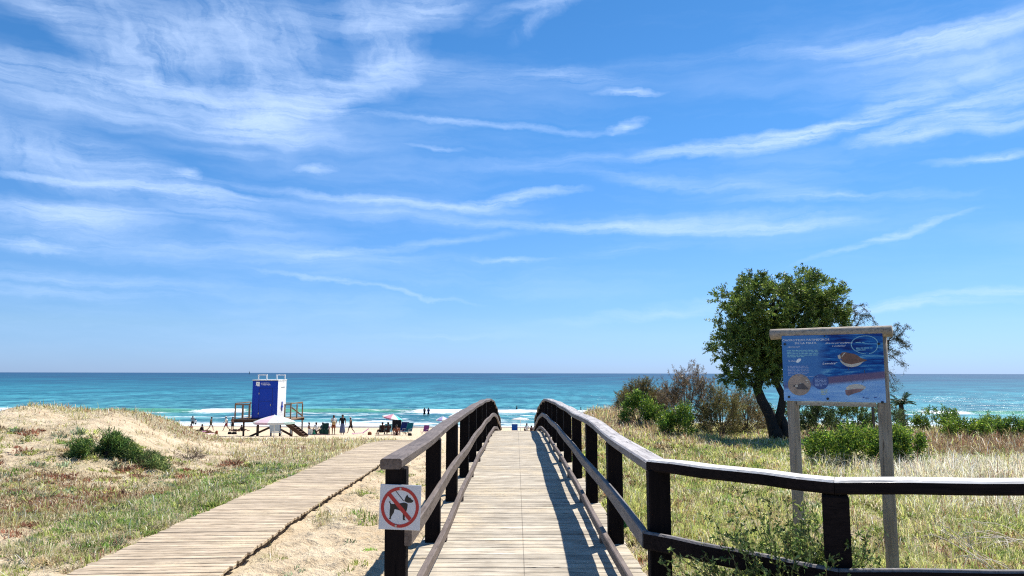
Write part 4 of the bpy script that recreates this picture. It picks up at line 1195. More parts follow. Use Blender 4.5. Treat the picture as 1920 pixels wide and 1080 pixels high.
def fan_palm():
    Y = 9.3; X = x_at(1164, Y, EYE - 1.8); z = gzf(X, Y)
    o = empty('fan_palm', (X, Y, z), 0, 'low fan palm with stiff blades behind the right bridge rail', 'palm')
    rd = np.random.default_rng(3); mb = MB(); V = []; Fc = []; C = []
    for f_ in range(7):
        az_ = rd.uniform(0, 2 * pi); tilt = rd.uniform(.05, .5)
        stem = Vector((sin(tilt) * cos(az_), sin(tilt) * sin(az_), cos(tilt))); L = rd.uniform(.05, .12)
        hub = stem * L; mb.tube([(0, 0, -.03), hub], [.008, .005], 4)
        side = stem.cross(Vector((sin(az_ + f_), cos(az_ + f_), .1))).normalized()
        for k in range(11):
            a = (k - 5) * .20
            d = (stem * cos(a) + side * sin(a)).normalized(); ln = rd.uniform(.22, .31); nrm = d.cross(side.cross(stem)).normalized()
            wv = side.cross(stem).cross(d).normalized() * .011
            b0 = len(V); V += [tuple(hub), tuple(hub + d * ln * .5 + wv), tuple(hub + d * ln), tuple(hub + d * ln * .5 - wv)]
            Fc += [(b0, b0 + 1, b0 + 2), (b0, b0 + 2, b0 + 3)]
            c = np.array((.02, .085, .035)) * rd.uniform(.7, 1.5); C += [c] * 4
    np_mesh('fan_leaves', np.array(V), np.array(Fc), M_leaf, np.array(C), o)
    mb.build('leaf_stalks', M_bark, o)
fan_palm()

# saltbush growing through the fence, with leafy arching shoots
def saltbush():
    Y = 4.55; X = x_at(1490, Y, EYE - 1.3); z = gzf(X, Y)
    o = empty('saltbush', (X, Y, z), 0, 'sprawling green saltbush growing through the fence beside its corner post', 'plant')
    rd = np.random.default_rng(21); P = []; D = []; mb = MB(); C = []
    for k in range(520):
        a = rd.uniform(0, 2 * pi); ln = rd.uniform(.52, .84) if rd.random() < .88 else rd.uniform(.8, 1.06); el_ = rd.uniform(.55, 1.45)
        if rd.random() < .08: ln *= 1.18; el_ = 1.3
        d = np.array([cos(a) * cos(el_), sin(a) * cos(el_) * .8, sin(el_)]); p = np.array([rd.uniform(-.12, .12), rd.uniform(-.1, .1), 0.0]); pts = [p.copy()]
        for s_ in range(7):
            p = p + d * ln / 7; d = d + rd.normal(0, .10, 3) + np.array([0, 0, -.035]); d /= np.linalg.norm(d); pts.append(p.copy())
        mb.tube([Vector(q) for q in pts], list(np.linspace(.005, .0015, 8)), 4)
        for s_ in range(2, 8):
            m = 9
            tt = rd.random((m, 1)); q = pts[s_ - 1] * (1 - tt) + pts[s_] * tt
            P.append(q + rd.normal(0, .004, (m, 3))); D.append(d * .8 + rd.normal(0, .6, (m, 3)))
            # side shoots
            if rd.random() < .55:
                sd = d * .5 + rd.normal(0, .6, 3); sd /= np.linalg.norm(sd); sl = rd.uniform(.04, .13)
                mb.tube([Vector(pts[s_]), Vector(pts[s_] + sd * sl)], [.002, .001], 3)
                tt = rd.random((12, 1)); P.append(pts[s_] + sd * sl * tt + rd.normal(0, .004, (12, 3))); D.append(sd * .7 + rd.normal(0, .6, (12, 3)))
    P = np.concatenate(P); D = np.concatenate(D); n = len(P)
    leaves(P, D, rd.uniform(.018, .038, n), rd.uniform(.009, .016, n), jitter_col((.32, .38, .11), n, .3, (.08, .14, .035), .45), 'foliage', M_leaf, o)
    mb.build('stems', plain('green_stem', (.17, .15, .06), .7), o)
saltbush()
def dock():
    for px, lean, hh, lab in ((1372, -.10, .50, 'left dark red dock spike behind the fence rail'), (1402, .10, .52, 'right dark red dock spike leaning towards the saltbush')):
        Y = 4.75; X = x_at(1392, Y, EYE - 1.3) + (.0 if px < 1390 else .05); z = gzf(X, Y)
        o = empty('dock_spike', (X, Y, z), 0, lab, 'plant', 'dead dock spikes behind the fence')
        pts = [Vector((0, 0, -.03)), Vector((lean * .1, 0, hh * .6)), Vector((lean * .15, 0, hh)), Vector((lean * .5, 0, hh * 1.28)), Vector((lean * .9, 0, hh * 1.12 if px < 1390 else hh * 1.05))] 
        mb = MB(); mb.tube(pts, [.004, .004, .0035, .003, .002], 4); mb.build('stalk', M_twig, o)
        rd = np.random.default_rng(px); P = []
        for a, b in ((2, 3), (3, 4)):
            tt = rd.random((170, 1)); P.append(np.array(pts[a]) * (1 - tt) + np.array(pts[b]) * tt + rd.normal(0, .006, (170, 3)))
        P = np.concatenate(P); n = len(P)
        leaves(P, rd.normal(0, 1, (n, 3)), rd.uniform(.006, .013, n), rd.uniform(.005, .010, n), jitter_col((.06, .022, .018), n, .3), 'seed_heads', M_leaf, o)
dock()
def dry_branch(px, py, Y, seed, n, L, label):
    X = x_at(px, Y, EYE - 1.75); z = gzf(X, Y)
    o = empty('dry_branch', (X, Y, z), 0, label, 'dead branch', 'bleached dead branches in the grass')
    rd = np.random.default_rng(seed); mb = MB()
    for k in range(n):
        a = rd.uniform(2.2, 4.0); p = np.array([rd.uniform(-.2, .2), rd.uniform(-.15, .15), .02]); d = np.array([cos(a), sin(a) * .4, rd.uniform(.15, .9)]); d /= np.linalg.norm(d); pts = [Vector(p)]
        for s_ in range(7):
            p = p + d * L / 7; d = d + rd.normal(0, .13, 3) + np.array([0, 0, -.13]); d /= np.linalg.norm(d); pts.append(Vector(p))
            if s_ > 2 and rd.random() < .5:
                e = d + rd.normal(0, .5, 3); e /= np.linalg.norm(e); mb.tube([Vector(p), Vector(p + e * L * .2)], [.003, .001], 3)
        mb.tube(pts, list(np.linspace(.005, .0015, 8)), 4)
    mb.build('twigs', plain('bleached_twig', (.66, .58, .47), .8), o)
dry_branch(1905, 985, 6.3, 4, 16, .75, 'tangle of bleached dead twigs at the right edge behind the fence')
dry_branch(1900, 940, 8.0, 9, 10, .7, 'smaller tangle of bleached twigs farther back at the right edge')
dry_branch(1165, 1010, 6.6, 5, 8, .22, 'little bleached dead weed at the foot of the second right bridge post')

# ------------------------------------------------------------------ grass and ground cover (uncountable)
def grass():
    Pn = []
    def scatter(x0, x1, y0, y1, dens):
        n = int((x1 - x0) * (y1 - y0) * dens)
        return np.stack([rng.uniform(x0, x1, n), rng.uniform(y0, y1, n)], 1)
    # density falls with distance, blades get wider there
    bands = [(4.0, 7.5, 1500), (7.5, 11, 1250), (11, 16, 850), (16, 22, 520), (22, 30, 330), (30, 41, 170)]
    for side, lab, nm in ((0, 'dry and green grasses and weeds covering the dune left of the footbridge', 'dune_grass'), (1, 'straw coloured and yellow green meadow grass right of the footbridge', 'meadow_grass')):
        PT = []
        for (y0, y1, dn) in bands:
            if side == 0:
                xl = -0.72 * y1 - 1.5; PT.append(scatter(xl, 1.2, y0, y1, dn))
            else:
                xr = 0.72 * y1 + 1.5; PT.append(scatter(1.12, xr, y0, y1, dn))
        P = np.concatenate(PT); x, y = P[:, 0], P[:, 1]
        v = veg(x, y)
        keep = rng.random(len(P)) < v ** 1.15 * (.95 if side else .9)
        keep &= (walk_gap(x, y) > .5) | (rng.random(len(P)) < .0012)
        keep &= ~((np.abs(x - BX) < 1.08) & (y < 38.3) & (y > 0))
        P = P[keep]; x, y = P[:, 0], P[:, 1]; v = v[keep]; n = len(P)
        z = gz(x, y)
        # colour classes
        n1 = fbm(x * .7 + 31, y * .7, 3); n2 = fbm(x * 2.1 + 7, y * 2.1 + 4, 3); r = rng.random(n)
        straw = np.array((.56, .46, .27)); pale = np.array((.72, .63, .45)); green_ = np.array((.20, .30, .07)); yg = np.array((.54, .54, .16)); red = np.array((.26, .13, .085)); blu = np.array((.19, .24, .15)); olive = np.array((.42, .37, .19))
        H = np.full(n, .13)
        c = np.tile(straw, (n, 1)) * 1.0
        if side == 0:
            xw = wcx(y) - x
            pg = np.clip(.52 * gauss(xw, 1.6, 1.0) * sst(y, 9, 11) * (1 - sst(y, 17, 24)), 0, 1)
            pr = np.clip((sst(n1, .48, .58) * .6 + .45 * sst(y, 10.5, 12) * sst(xw, 2.4, 3.4) * (1 - sst(y, 15, 17))) * (1 - pg), 0, 1)
            pol = .45 + .3 * (n2 > .5)
            c = np.where((r < pol)[:, None], olive, c)
            r2 = rng.random(n); c = np.where((r2 < pr * .8)[:, None], red, c)
            r3 = rng.random(n); c = np.where((r3 < pg)[:, None], green_, c); c = np.where(((r3 < pg * .4) & (n2 > .5))[:, None], blu, c)
            r4 = rng.random(n); gsp = sst(n2, .54, .62) * .6; c = np.where(((r4 < gsp) & (r3 > pg))[:, None], np.array((.36, .36, .13)), c)
            c = np.where(((rng.random(n) < .22) & (r3 > pg))[:, None], pale, c)
            H = .11 + .07 * pg + .05 * (n2 > .55) + .04 * sst(y, 21.8, 23.5) * (rng.random(n) < .4)
            H = H * (1 - .35 * sst(y, 13.5, 17) * (1 - sst(y, 20, 22)))
        else:
            py_ = sst(fbm(x * .45 + 2, y * .35 + 9, 3), .42, .56)
            c = np.where((r < .42 + .45 * py_)[:, None], yg, c)
            r2 = rng.random(n); c = np.where((r2 < .13 + .25 * (n2 > .58))[:, None], np.array((.26, .32, .09)), c)
            farr = sst(x, 4.6, 7.0) * sst(y, 8.5, 10.5) * (1 - sst(y, 15.5, 17.5))
            c = np.where((rng.random(n) < farr * .9)[:, None], pale, c)
            brn = sst(x, 7.5, 9.5) * sst(y, 16.5, 18.2) * (1 - sst(y, 22, 25))
            c = np.where((rng.random(n) < brn * .85)[:, None], np.array((.22, .14, .08)), c)
            crest = gauss(x, 3.2, 2.2) * sst(y, 17, 21)
            c = np.where((rng.random(n) < crest * .75)[:, None], np.array((.34, .25, .15)), c)
            c = np.where((rng.random(n) < .12)[:, None], pale, c)
            c = np.where((rng.random(n) < .07)[:, None], red, c)
            H = .12 + .05 * (n2 > .55) + .14 * farr + .20 * brn + .10 * crest
        c = c * (1.22 if side else 1.12) * rng.lognormal(0, .34, (n, 1)).clip(.3, 2.2) * (1 + rng.normal(0, .05, (n, 3)))
        tuft = sst(fbm(x * 4.2 + 3, y * 4.2 + 1, 2), .40, .66)
        H = H * rng.uniform(.35, 1.3, n) * (.45 + .95 * tuft)
        far = np.clip(y / 9.0, .8, 4.2)
        wd = .0032 * far * rng.uniform(.7, 1.5, n)
        a = rng.uniform(0, 2 * pi, n); lean = rng.uniform(.2, 1.7, n)
        # low leafy weeds growing as separate clumps
        nt = 3600 if side == 0 else 4200
        ty_ = 4.3 + 15 * rng.random(nt) ** 1.15
        tx_ = (rng.uniform(-.72, 0, nt) * ty_ - 1.2 * rng.random(nt)) if side == 0 else 1.2 + rng.random(nt) * (.72 * ty_)
        tv = veg(tx_, ty_)
        kt = (rng.random(nt) < .10 + .9 * tv ** 1.2) & (walk_gap(tx_, ty_) > .5) & ~((np.abs(tx_ - BX) < 1.12))
        if side == 0: kt &= (tx_ < wcx(ty_)) | (rng.random(nt) < .25)
        tx_, ty_ = tx_[kt], ty_[kt]; nt = len(tx_)
        u1 = fbm(tx_ * .8 + 51, ty_ * .8, 3); u2 = rng.random(nt)
        pal = np.array([(.18, .29, .06), (.36, .40, .12), (.20, .26, .16), (.27, .12, .075), (.40, .30, .17), (.60, .52, .34), (.10, .15, .05)])
        if side == 0:
            nearw = (wcx(ty_) - tx_ < 2.6) & (ty_ > 9) & (ty_ < 22)
            ci = np.where(u1 > .53, np.where(u2 < .62, 3, np.where(u2 < .8, 4, 1)), np.where(u2 < .28, 1, np.where(u2 < .62, 5, np.where(u2 < .78, 2, np.where(u2 < .92, 4, 0)))))
            ci = np.where(nearw, np.where(u2 < .34, 0, np.where(u2 < .5, 2, np.where(u2 < .8, 1, 5))), ci)
        else:
            ci = np.where(u2 < .45, 1, np.where(u2 < .62, 0, np.where(u2 < .8, 5, np.where(u2 < .92, 4, 3))))
        rt = rng.uniform(.05, .16, nt) * (1 + .03 * ty_)
        per = 46; m_ = nt * per
        rx = np.repeat(rt, per); ra = rng.uniform(0, 2 * pi, m_); rr_ = np.sqrt(rng.random(m_))
        bx_ = np.repeat(tx_, per) + np.cos(ra) * rr_ * rx; by_ = np.repeat(ty_, per) + np.sin(ra) * rr_ * rx
        tc_ = pal[np.repeat(ci, per)] * rng.lognormal(0, .35, (m_, 1)) * np.repeat(rng.lognormal(0, .18, (nt, 1)), per, axis=0)
        tH = rx * rng.uniform(.35, .95, m_) * (1.15 - .6 * rr_)
        x = np.concatenate([x, bx_]); y = np.concatenate([y, by_]); z = np.concatenate([z, gz(bx_, by_)]); H = np.concatenate([H, tH]); c = np.concatenate([c, tc_])
        wd = np.concatenate([wd, .0065 * np.clip(by_ / 9, .8, 3) * rng.uniform(.6, 1.4, m_)])
        a = np.concatenate([a, ra + rng.normal(0, .6, m_)]); lean = np.concatenate([lean, rng.uniform(.3, 1.5, m_)]); n = len(x)
        dirx = np.cos(a) * lean; diry = np.sin(a) * lean
        sxv = -np.sin(a) ; syv = np.cos(a)
        # half of the blades turn their flat side to any direction
        tw = rng.uniform(-.8, .8, n); sx2 = sxv * np.cos(tw) - syv * np.sin(tw); sy2 = sxv * np.sin(tw) + syv * np.cos(tw)
        b0 = np.stack([x - sx2 * wd, y - sy2 * wd, z - .01], 1); b1 = np.stack([x + sx2 * wd, y + sy2 * wd, z - .01], 1)
        m0 = np.stack([x + dirx * H * .35 - sx2 * wd * .7, y + diry * H * .35 - sy2 * wd * .7, z + H * (.66 - .16 * lean)], 1)
        m1 = np.stack([x + dirx * H * .35 + sx2 * wd * .7, y + diry * H * .35 + sy2 * wd * .7, z + H * (.66 - .16 * lean)], 1)
        tp = np.stack([x + dirx * H, y + diry * H, z + H * (1.05 - .45 * lean).clip(.18)], 1)
        V = np.stack([b0, b1, m0, m1, tp], 1).reshape(-1, 3)
        i = np.arange(n) * 5
        Fc = np.stack([np.stack([i, i + 1, i + 3], 1), np.stack([i, i + 3, i + 2], 1), np.stack([i + 2, i + 3, i + 4], 1)], 1).reshape(-1, 3)
        C = np.repeat(c.clip(.01, .88), 5, axis=0)
        o = np_mesh(nm, V, Fc, M_grass, C)
        tag(o, lab, 'grass', kind='stuff')
        print(nm, n, 'blades')
grass()

# ------------------------------------------------------------------ lifeguard tower
M_blue = plain('cabin_blue', (.003, .045, .42), .35, .5, .04); M_white = plain('cabin_white', (.80, .80, .78), .4, .4, .02); M_bgroove = plain('groove_dark_blue', (.004, .014, .12), .6)
M_redp = plain('sign_red_paint', (.5, .03, .03), .5)
TY = 50.0
def tower():
    gl = gzf(-17, TY)
    x0 = x_at(473, TY, EYE - 1.5); x1 = x_at(520.5, TY, EYE - 1.5)
    pxl = x_at(442, TY, EYE - 3.1); pxr = x_at(550, TY, EYE - 3.1)
    zp = at(500, 785.5, TY).z; ztop = at(500, 713.5, TY).z
    o = empty('lifeguard_tower', ((x0 + x1) / 2, TY, gl), 0, 'blue and white lifeguard cabin on a raised timber platform on the beach', 'lifeguard tower')
    def R(p): return Vector(p) - Vector(o.location)
    cab = MB(); cw_ = x1 - x0; dep = 1.75
    # walls
    b = MB(); b.box(R(((x0 + x1) / 2, TY + .02, (zp + ztop) / 2)), (cw_, .04, ztop - zp)); fw = b.build('front_wall', M_blue, o)
    g_ = MB()
    mx0 = x0 + cw_ * .27; mx1 = x0 + cw_ * .80; hz = ztop - zp
    for xx in (mx0, mx1): g_.box(R((xx, TY - .003, zp + hz * .40)), (.022, .008, hz * .80))
    for zz in (zp + hz * .46, zp + hz * .80): g_.box(R(((mx0 + mx1) / 2, TY - .003, zz)), (mx1 - mx0 - .03, .008, .022))
    g_.build('panel_joints', M_bgroove, o)
    b = MB(); b.box(R((x1 - .02 + .0, TY + .04 + dep / 2, (zp + ztop) / 2)), (.04, dep, hz)); b.build('side_wall', M_white, o)
    b = MB(); b.box(R((x0 + .02, TY + .04 + dep / 2, (zp + ztop) / 2)), (.04, dep, hz)); b.build('side_wall', M_blue, o)
    b = MB(); b.box(R(((x0 + x1) / 2, TY + dep + .06, (zp + ztop) / 2)), (cw_, .04, hz)); b.build('back_wall', M_white, o)
    b = MB(); b.box(R(((x0 + x1) / 2, TY + dep / 2 + .04, ztop + .03)), (cw_ + .06, dep + .14, .06)); b.build('roof', M_white, o)
    dn = MB(); dn.box(R((mx1 - .10, TY - .03, zp + hz * .36)), (.04, .05, .14)); dn.build('door_handle', M_steel, o)
    for zz in (.14, .66):
        hg = MB(); hg.box(R((mx0 + .0, TY - .016, zp + hz * zz)), (.05, .022, .12)); hg.build('hinge', M_steel, o)
    sk = MB(); sk.box(R(((x0 + x1) / 2, TY - .012, zp + .04)), (cw_ + .02, .024, .08)); sk.box(R(((x0 + x1) / 2, TY - .012, ztop - .02)), (cw_ + .02, .024, .05)); sk.build('trim', M_bgroove, o)
    # frames on the roof
    for cx_ in (x_at(490.5, TY, EYE), x_at(525.5, TY + 1.0, EYE)):
        fy = TY + .25 if cx_ < x_at(510, TY, EYE) else TY + 1.2
        f = MB(); hw = .28; r0 = ztop + .06
        f.box(R((cx_ - hw, fy, r0 + .14)), (.06, .06, .28)); f.box(R((cx_ + hw, fy, r0 + .14)), (.06, .06, .28)); f.box(R((cx_, fy, r0 + .31)), (hw * 2 + .08, .10, .06)); f.build('roof_frame', M_white, o)
    # emblem and town name
    ex = x_at(483.5, TY, EYE - .7); ez = at(483, 720, TY).z
    e = MB(); e.poly([(-.13, -.10), (-.04, -.10), (-.02, -.15), (.13, -.15), (.13, .14), (-.11, .14), (-.11, .0)], R((ex, TY - .012, ez)), Vector((1, 0, 0)), Vector((0, 0, 1)), Vector((0, -1, 0)), .004); e.build('emblem', M_tx, o)
    e = MB(); e.box(R((ex - .01, TY - .019, ez + .01)), (.07, .004, .06)); e.build('emblem_centre', M_tan, o)
    text_mesh('TORREVIEJA', .155, M_tx, 'lettering', o, R((ex + .20, TY - .004, ez - .085)), Vector((1, 0, 0)), Vector((0, 0, 1)), Vector((0, -1, 0)), off=.006, wide=.78)
    text_mesh('AYUNTAMIENTO DE', .07, M_tx, 'lettering', o, R((ex + .20, TY - .004, ez + .045)), Vector((1, 0, 0)), Vector((0, 0, 1)), Vector((0, -1, 0)), off=.006, wide=.95)
    # fitting on the white side wall
    b = MB(); b.box(R((x1 + .03, TY + .95, zp + .78)), (.06, .34, .12)); b.box(R((x1 + .03, TY + .95, zp + .80)), (.05, .10, .62)); b.build('wall_fitting', M_blue, o)
    b = MB(); b.box(R((x1 + .012, TY + 1.1, ztop - .45)), (.02, .8, .03)); b.build('vent', M_steel, o)
    # platform
    b = MB(); b.box(R(((pxl + pxr) / 2, TY + 1.15, zp - .03)), (pxr - pxl, 2.9, .06)); b.build('platform_deck', M_towerwood, o)
    for yy in (TY - .27, TY + 2.55):
        b = MB(); b.box(R(((pxl + pxr) / 2, yy, zp - .14)), (pxr - pxl, .07, .15)); b.build('platform_beam', M_towerdark, o)
    # legs
    legs = [459, 486, 527, 547]
    for i_, px in enumerate(legs):
        for yy in (TY - .2, TY + 2.45):
            X = x_at(px, TY, EYE - 3.5); gg = gzf(X, yy)
            b = MB(); b.box(R((X, yy, (zp - .21 + gg - .3) / 2)), (.10, .10, zp - .21 - gg + .3)); b.build('leg', M_steel if px > 540 else M_towerdark, o)
    # crossed braces
    for (a0, b0, a1, b1) in ((467, 819, 516, 797), (505, 794, 548, 817)):
        p0 = at(a0, b0, TY - .28); p1 = at(a1, b1, TY - .33 if a0 == 505 else TY - .28)
        b = MB(); b.beam(R(p0), R(p1), .06, .13); b.build('brace', M_towerdark, o)
    # ramp of treads going down to the right
    p0 = at(538, 788, TY - .30); p1 = at(577, 818, TY - .30)
    for yy in (-.34, -1.10):
        b = MB(); b.beam(R((p0.x, TY + yy, p0.z)), R((p1.x, TY + yy, p1.z)), .05, .24); b.build('stair_side', M_towerdark, o)
    for k in range(8):
        t_ = (k + .5) / 8
        b = MB(); b.box(R((p0.x + (p1.x - p0.x) * t_, TY - .72, p0.z + (p1.z - p0.z) * t_)), (.24, .70, .035)); b.build('stair_tread', M_towerdark, o)
    # railings
    zr = at(500, 759.5, TY).z
    def post(X, yy, top=zr, w=.075):
        b = MB(); b.box(R((X, yy, (zp + top) / 2)), (w, w, top - zp)); b.build('railing_post', M_towerwood, o)
    for px in (443.5, 457, 469.5, 536, 547):
        post(x_at(px, TY, EYE - 2.5), TY - .22)
    for px in (443.5, 547):
        post(x_at(px, TY, EYE - 2.5), TY + 2.5); post(x_at(px, TY, EYE - 2.5), TY + 1.2)
    def rail(pa, pb, w=.06, h=.07):
        b = MB(); b.beam(R(pa), R(pb), w, h); b.build('railing_rail', M_towerwood, o)
    Xa = x_at(443.5, TY, EYE - 2.5); Xb = x_at(469.5, TY, EYE - 2.5); Xc = x_at(536, TY, EYE - 2.5); Xd = x_at(547, TY, EYE - 2.5)
    rail((Xa - .05, TY - .22, zr + .035), (Xb + .05, TY - .22, zr + .035)); rail((Xc - .05, TY - .22, zr + .035), (Xd + .05, TY - .22, zr + .035))
    rail((Xa, TY - .22, zr + .105), (Xa, TY + 2.5, zr + .105)); rail((Xd, TY - .22, zr + .105), (Xd, TY + 2.5, zr + .105)); rail((Xa, TY + 2.5, zr + .035), (Xd, TY + 2.5, zr + .035))
    q0 = at(547, 764, TY - .36); q1 = at(566, 779, TY - .36); rail(q0, q1, .05, .08)
tower()

# ------------------------------------------------------------------ people
SKIN = plain('skin', (.30, .17, .11), .55, .4, .08); SKIN2 = plain('skin_tanned', (.19, .095, .06), .55, .4, .08); HAIR = plain('hair_dark', (.012, .009, .008), .6); HAIRB = plain('hair_brown', (.05, .025, .014), .6)
CLOTH = {}
def cloth(n, c):
    if n not in CLOTH: CLOTH[n] = plain('cloth_' + n, c, .85, .2, .1)
    return CLOTH[n]
M_blue.node_tree.nodes['Principled BSDF'].inputs['Specular IOR Level'].default_value = .2
cloth('white', (.72, .72, .70)); cloth('black', (.012, .012, .015)); cloth('green', (.02, .07, .05)); cloth('red', (.22, .03, .03)); cloth('navy', (.015, .03, .14))
cloth('blue', (.02, .10, .36)); cloth('teal', (.01, .16, .18)); cloth('pink', (.55, .18, .36)); cloth('purple', (.30, .07, .22)); cloth('greyblue', (.13, .16, .26)); cloth('straw', (.46, .32, .16))
cloth('lightblue', (.25, .55, .70)); cloth('turquoise', (.08, .62, .58)); cloth('rust', (.26, .08, .04)); cloth('brown', (.07, .035, .03)); cloth('grey', (.25, .27, .27)); cloth('darkgreen', (.012, .05, .04)); cloth('yellow', (.75, .62, .3)); cloth('lilac', (.45, .40, .68)); cloth('palepink', (.75, .45, .52))
POSES = {
 'stand': dict(pelvis=(0, 0, .94), chest=(0, .0, 1.22), neck=(0, .0, 1.46), head=(0, .02, 1.58), crown=(0, .015, 1.70),
   sh=((-.19, 0, 1.40), (.19, 0, 1.40)), el=((-.24, -.03, 1.13), (.24, -.02, 1.13)), wr=((-.24, .07, .90), (.25, .05, .89)),
   hip=((-.09, 0, .90), (.09, 0, .90)), kn=((-.10, .02, .49), (.10, .01, .49)), an=((-.10, -.02, .09), (.11, -.02, .09))),
 'walk': dict(pelvis=(0, 0, .91), chest=(0, .04, 1.19), neck=(0, .06, 1.43), head=(0, .10, 1.55), crown=(0, .10, 1.67),
   sh=((-.19, .04, 1.37), (.19, .04, 1.37)), el=((-.24, -.12, 1.13), (.24, .14, 1.12)), wr=((-.24, -.10, .90), (.25, .33, .97)),
   hip=((-.09, 0, .87), (.09, 0, .87)), kn=((-.10, .22, .50), (.10, -.08, .47)), an=((-.10, .30, .09), (.10, -.38, .15))),
 'sit': dict(pelvis=(0, 0, .33), chest=(0, -.06, .61), neck=(0, -.06, .84), head=(0, -.02, .96), crown=(0, -.03, 1.08),
   sh=((-.19, -.06, .78), (.19, -.06, .78)), el=((-.25, .02, .52), (.25, .02, .52)), wr=((-.20, .24, .46), (.20, .24, .46)),
   hip=((-.09, .02, .32), (.09, .02, .32)), kn=((-.12, .42, .44), (.12, .44, .42)), an=((-.12, .56, .08), (.13, .60, .08))),
 'groundsit': dict(pelvis=(0, 0, .12), chest=(0, -.10, .38), neck=(0, -.12, .61), head=(0, -.08, .73), crown=(0, -.09, .85),
   sh=((-.19, -.12, .56), (.19, -.12, .56)), el=((-.25, -.28, .32), (.25, -.26, .33)), wr=((-.24, -.38, .07), (.24, -.36, .07)),
   hip=((-.09, .02, .12), (.09, .02, .12)), kn=((-.12, .42, .22), (.12, .44, .30)), an=((-.12, .84, .08), (.13, .72, .08))),
 'lie': dict(pelvis=(0, 0, .13), chest=(0, -.30, .14), neck=(0, -.54, .16), head=(0, -.66, .20), crown=(0, -.78, .21),
   sh=((-.19, -.46, .13), (.19, -.46, .13)), el=((-.30, -.24, .08), (.30, -.24, .08)), wr=((-.26, .0, .07), (.27, .0, .07)),
   hip=((-.09, .04, .12), (.09, .04, .12)), kn=((-.12, .46, .13), (.12, .44, .32)), an=((-.12, .86, .07), (.13, .62, .07))),
 'wade': None,
}
POSES['wade'] = dict(POSES['stand']); POSES['wade'].update(el=((-.27, .02, 1.15), (.27, .02, 1.15)), wr=((-.16, .22, 1.05), (.17, .22, 1.04)))
def skin_mesh(chains, root):
    """chains: list of [(pt, radius)...] sharing identical points"""
    vs = []; rs = []; es = []; key = {}
    def vid(p, r):
        k = tuple(round(q, 4) for q in p)
        if k not in key: key[k] = len(vs); vs.append(p); rs.append(r)
        return key[k]
    for ch in chains:
        ids = [vid(p, r) for p, r in ch]
        es += [(a, b) for a, b in zip(ids[:-1], ids[1:])]
    me = bpy.data.meshes.new('tmp'); me.from_pydata(vs, es, [])
    ob = bpy.data.objects.new('tmp', me); COL.objects.link(ob)
    md = ob.modifiers.new('skin', 'SKIN'); md.use_smooth_shade = True
    for i_, r in enumerate(rs):
        sv = me.skin_vertices[0].data[i_]; sv.radius = (r, r); sv.use_root = (i_ == key[tuple(round(q, 4) for q in root)])
    sb = ob.modifiers.new('sub', 'SUBSURF'); sb.levels = 1; sb.render_levels = 1
    dg = bpy.context.evaluated_depsgraph_get()
    out = bpy.data.meshes.new_from_object(ob.evaluated_get(dg))
    bpy.data.objects.remove(ob); bpy.data.meshes.remove(me)
    return out
_body = {}
def body_mesh(pose):
    if pose in _body: return _body[pose]
    q = POSES[pose]
    V3 = lambda p: tuple(p)
    waist = tuple((a * .55 + b * .45) for a, b in zip(q['pelvis'], q['chest']))
    upc = tuple((a * .35 + b * .65) for a, b in zip(q['chest'], q['neck']))
    ch = [[(q['pelvis'], .125), (waist, .112), (q['chest'], .125), (upc, .11), (q['neck'], .055), (q['head'], .088), (q['crown'], .07)]]
    for s in (0, 1):
        sg = -1 if s == 0 else 1
        an = q['an'][s]; kn = q['kn'][s]; shn = (Vector(kn) - Vector(an)).normalized()
        fwd = Vector((0, 1, 0)) - shn * shn.y; 
        if fwd.length < .2: fwd = Vector((0, 0, 1)) - shn * shn.z
        fwd.normalize()
        toe = Vector(an) + fwd * .16 - Vector((0, 0, .04)) * (1 if pose != 'lie' else 0)
        calf = tuple(a * .62 + b * .38 for a, b in zip(kn, an))
        thigh = tuple(a * .5 + b * .5 for a, b in zip(q['hip'][s], kn))
        ch.append([(q['pelvis'], .125), (q['hip'][s], .095), (thigh, .078), (kn, .055), (calf, .053), (an, .036), (tuple(toe), .026)])
        wr = Vector(q['wr'][s]); el = Vector(q['el'][s]); palm = wr + (wr - el).normalized() * .06
        ch.append([(upc, .11), (q['sh'][s], .058), (q['el'][s], .040), (q['wr'][s], .026), (tuple(palm), .030)])
    me = skin_mesh(ch, q['pelvis'])
    # fingers, nose and ears joined into the same body mesh
    mb = MB()
    for s in (0, 1):
        sg = -1 if s == 0 else 1
        wr = Vector(q['wr'][s]); el = Vector(q['el'][s]); d = (wr - el).normalized(); palm = wr + d * .06
        side = d.cross(Vector((1, 0, 0))); side.normalize(); curl = side.cross(d)
        for k, ln in enumerate((.062, .075, .080, .070)):
            p0 = palm + side * (k - 1.5) * .016; p1 = p0 + d * ln * .6; p2 = p1 + d * ln * .4 + curl * .02 * sg
            mb.tube([p0, p1, p2], [.009, .008, .006], 5)
        mb.tube([wr + side * .02, wr + side * .05 + d * .03, wr + side * .055 + d * .065], [.011, .010, .008], 5)
    hd = Vector(q['head']); upv = (Vector(q['crown']) - hd).normalized(); fw = Vector((0, 1, 0)) if pose != 'lie' else Vector((0, 0, 1))
    mb.ball(hd + fw * .088 - upv * .0, .014, 6, 4)
    for s in (-1, 1): mb.ball(hd + Vector((s * .082, 0, 0)), (.010, .018, .024), 6, 4)
    add = mb.mesh('tmp2', [SKIN])
    bm = bmesh.new(); bm.from_mesh(me); bm.from_mesh(add); bm.to_mesh(me); bm.free(); bpy.data.meshes.remove(add)
    me.materials.clear(); me.materials.append(SKIN); me.name = 'body'
    for p in me.polygons: p.use_smooth = True
    _body[pose] = me
    return me
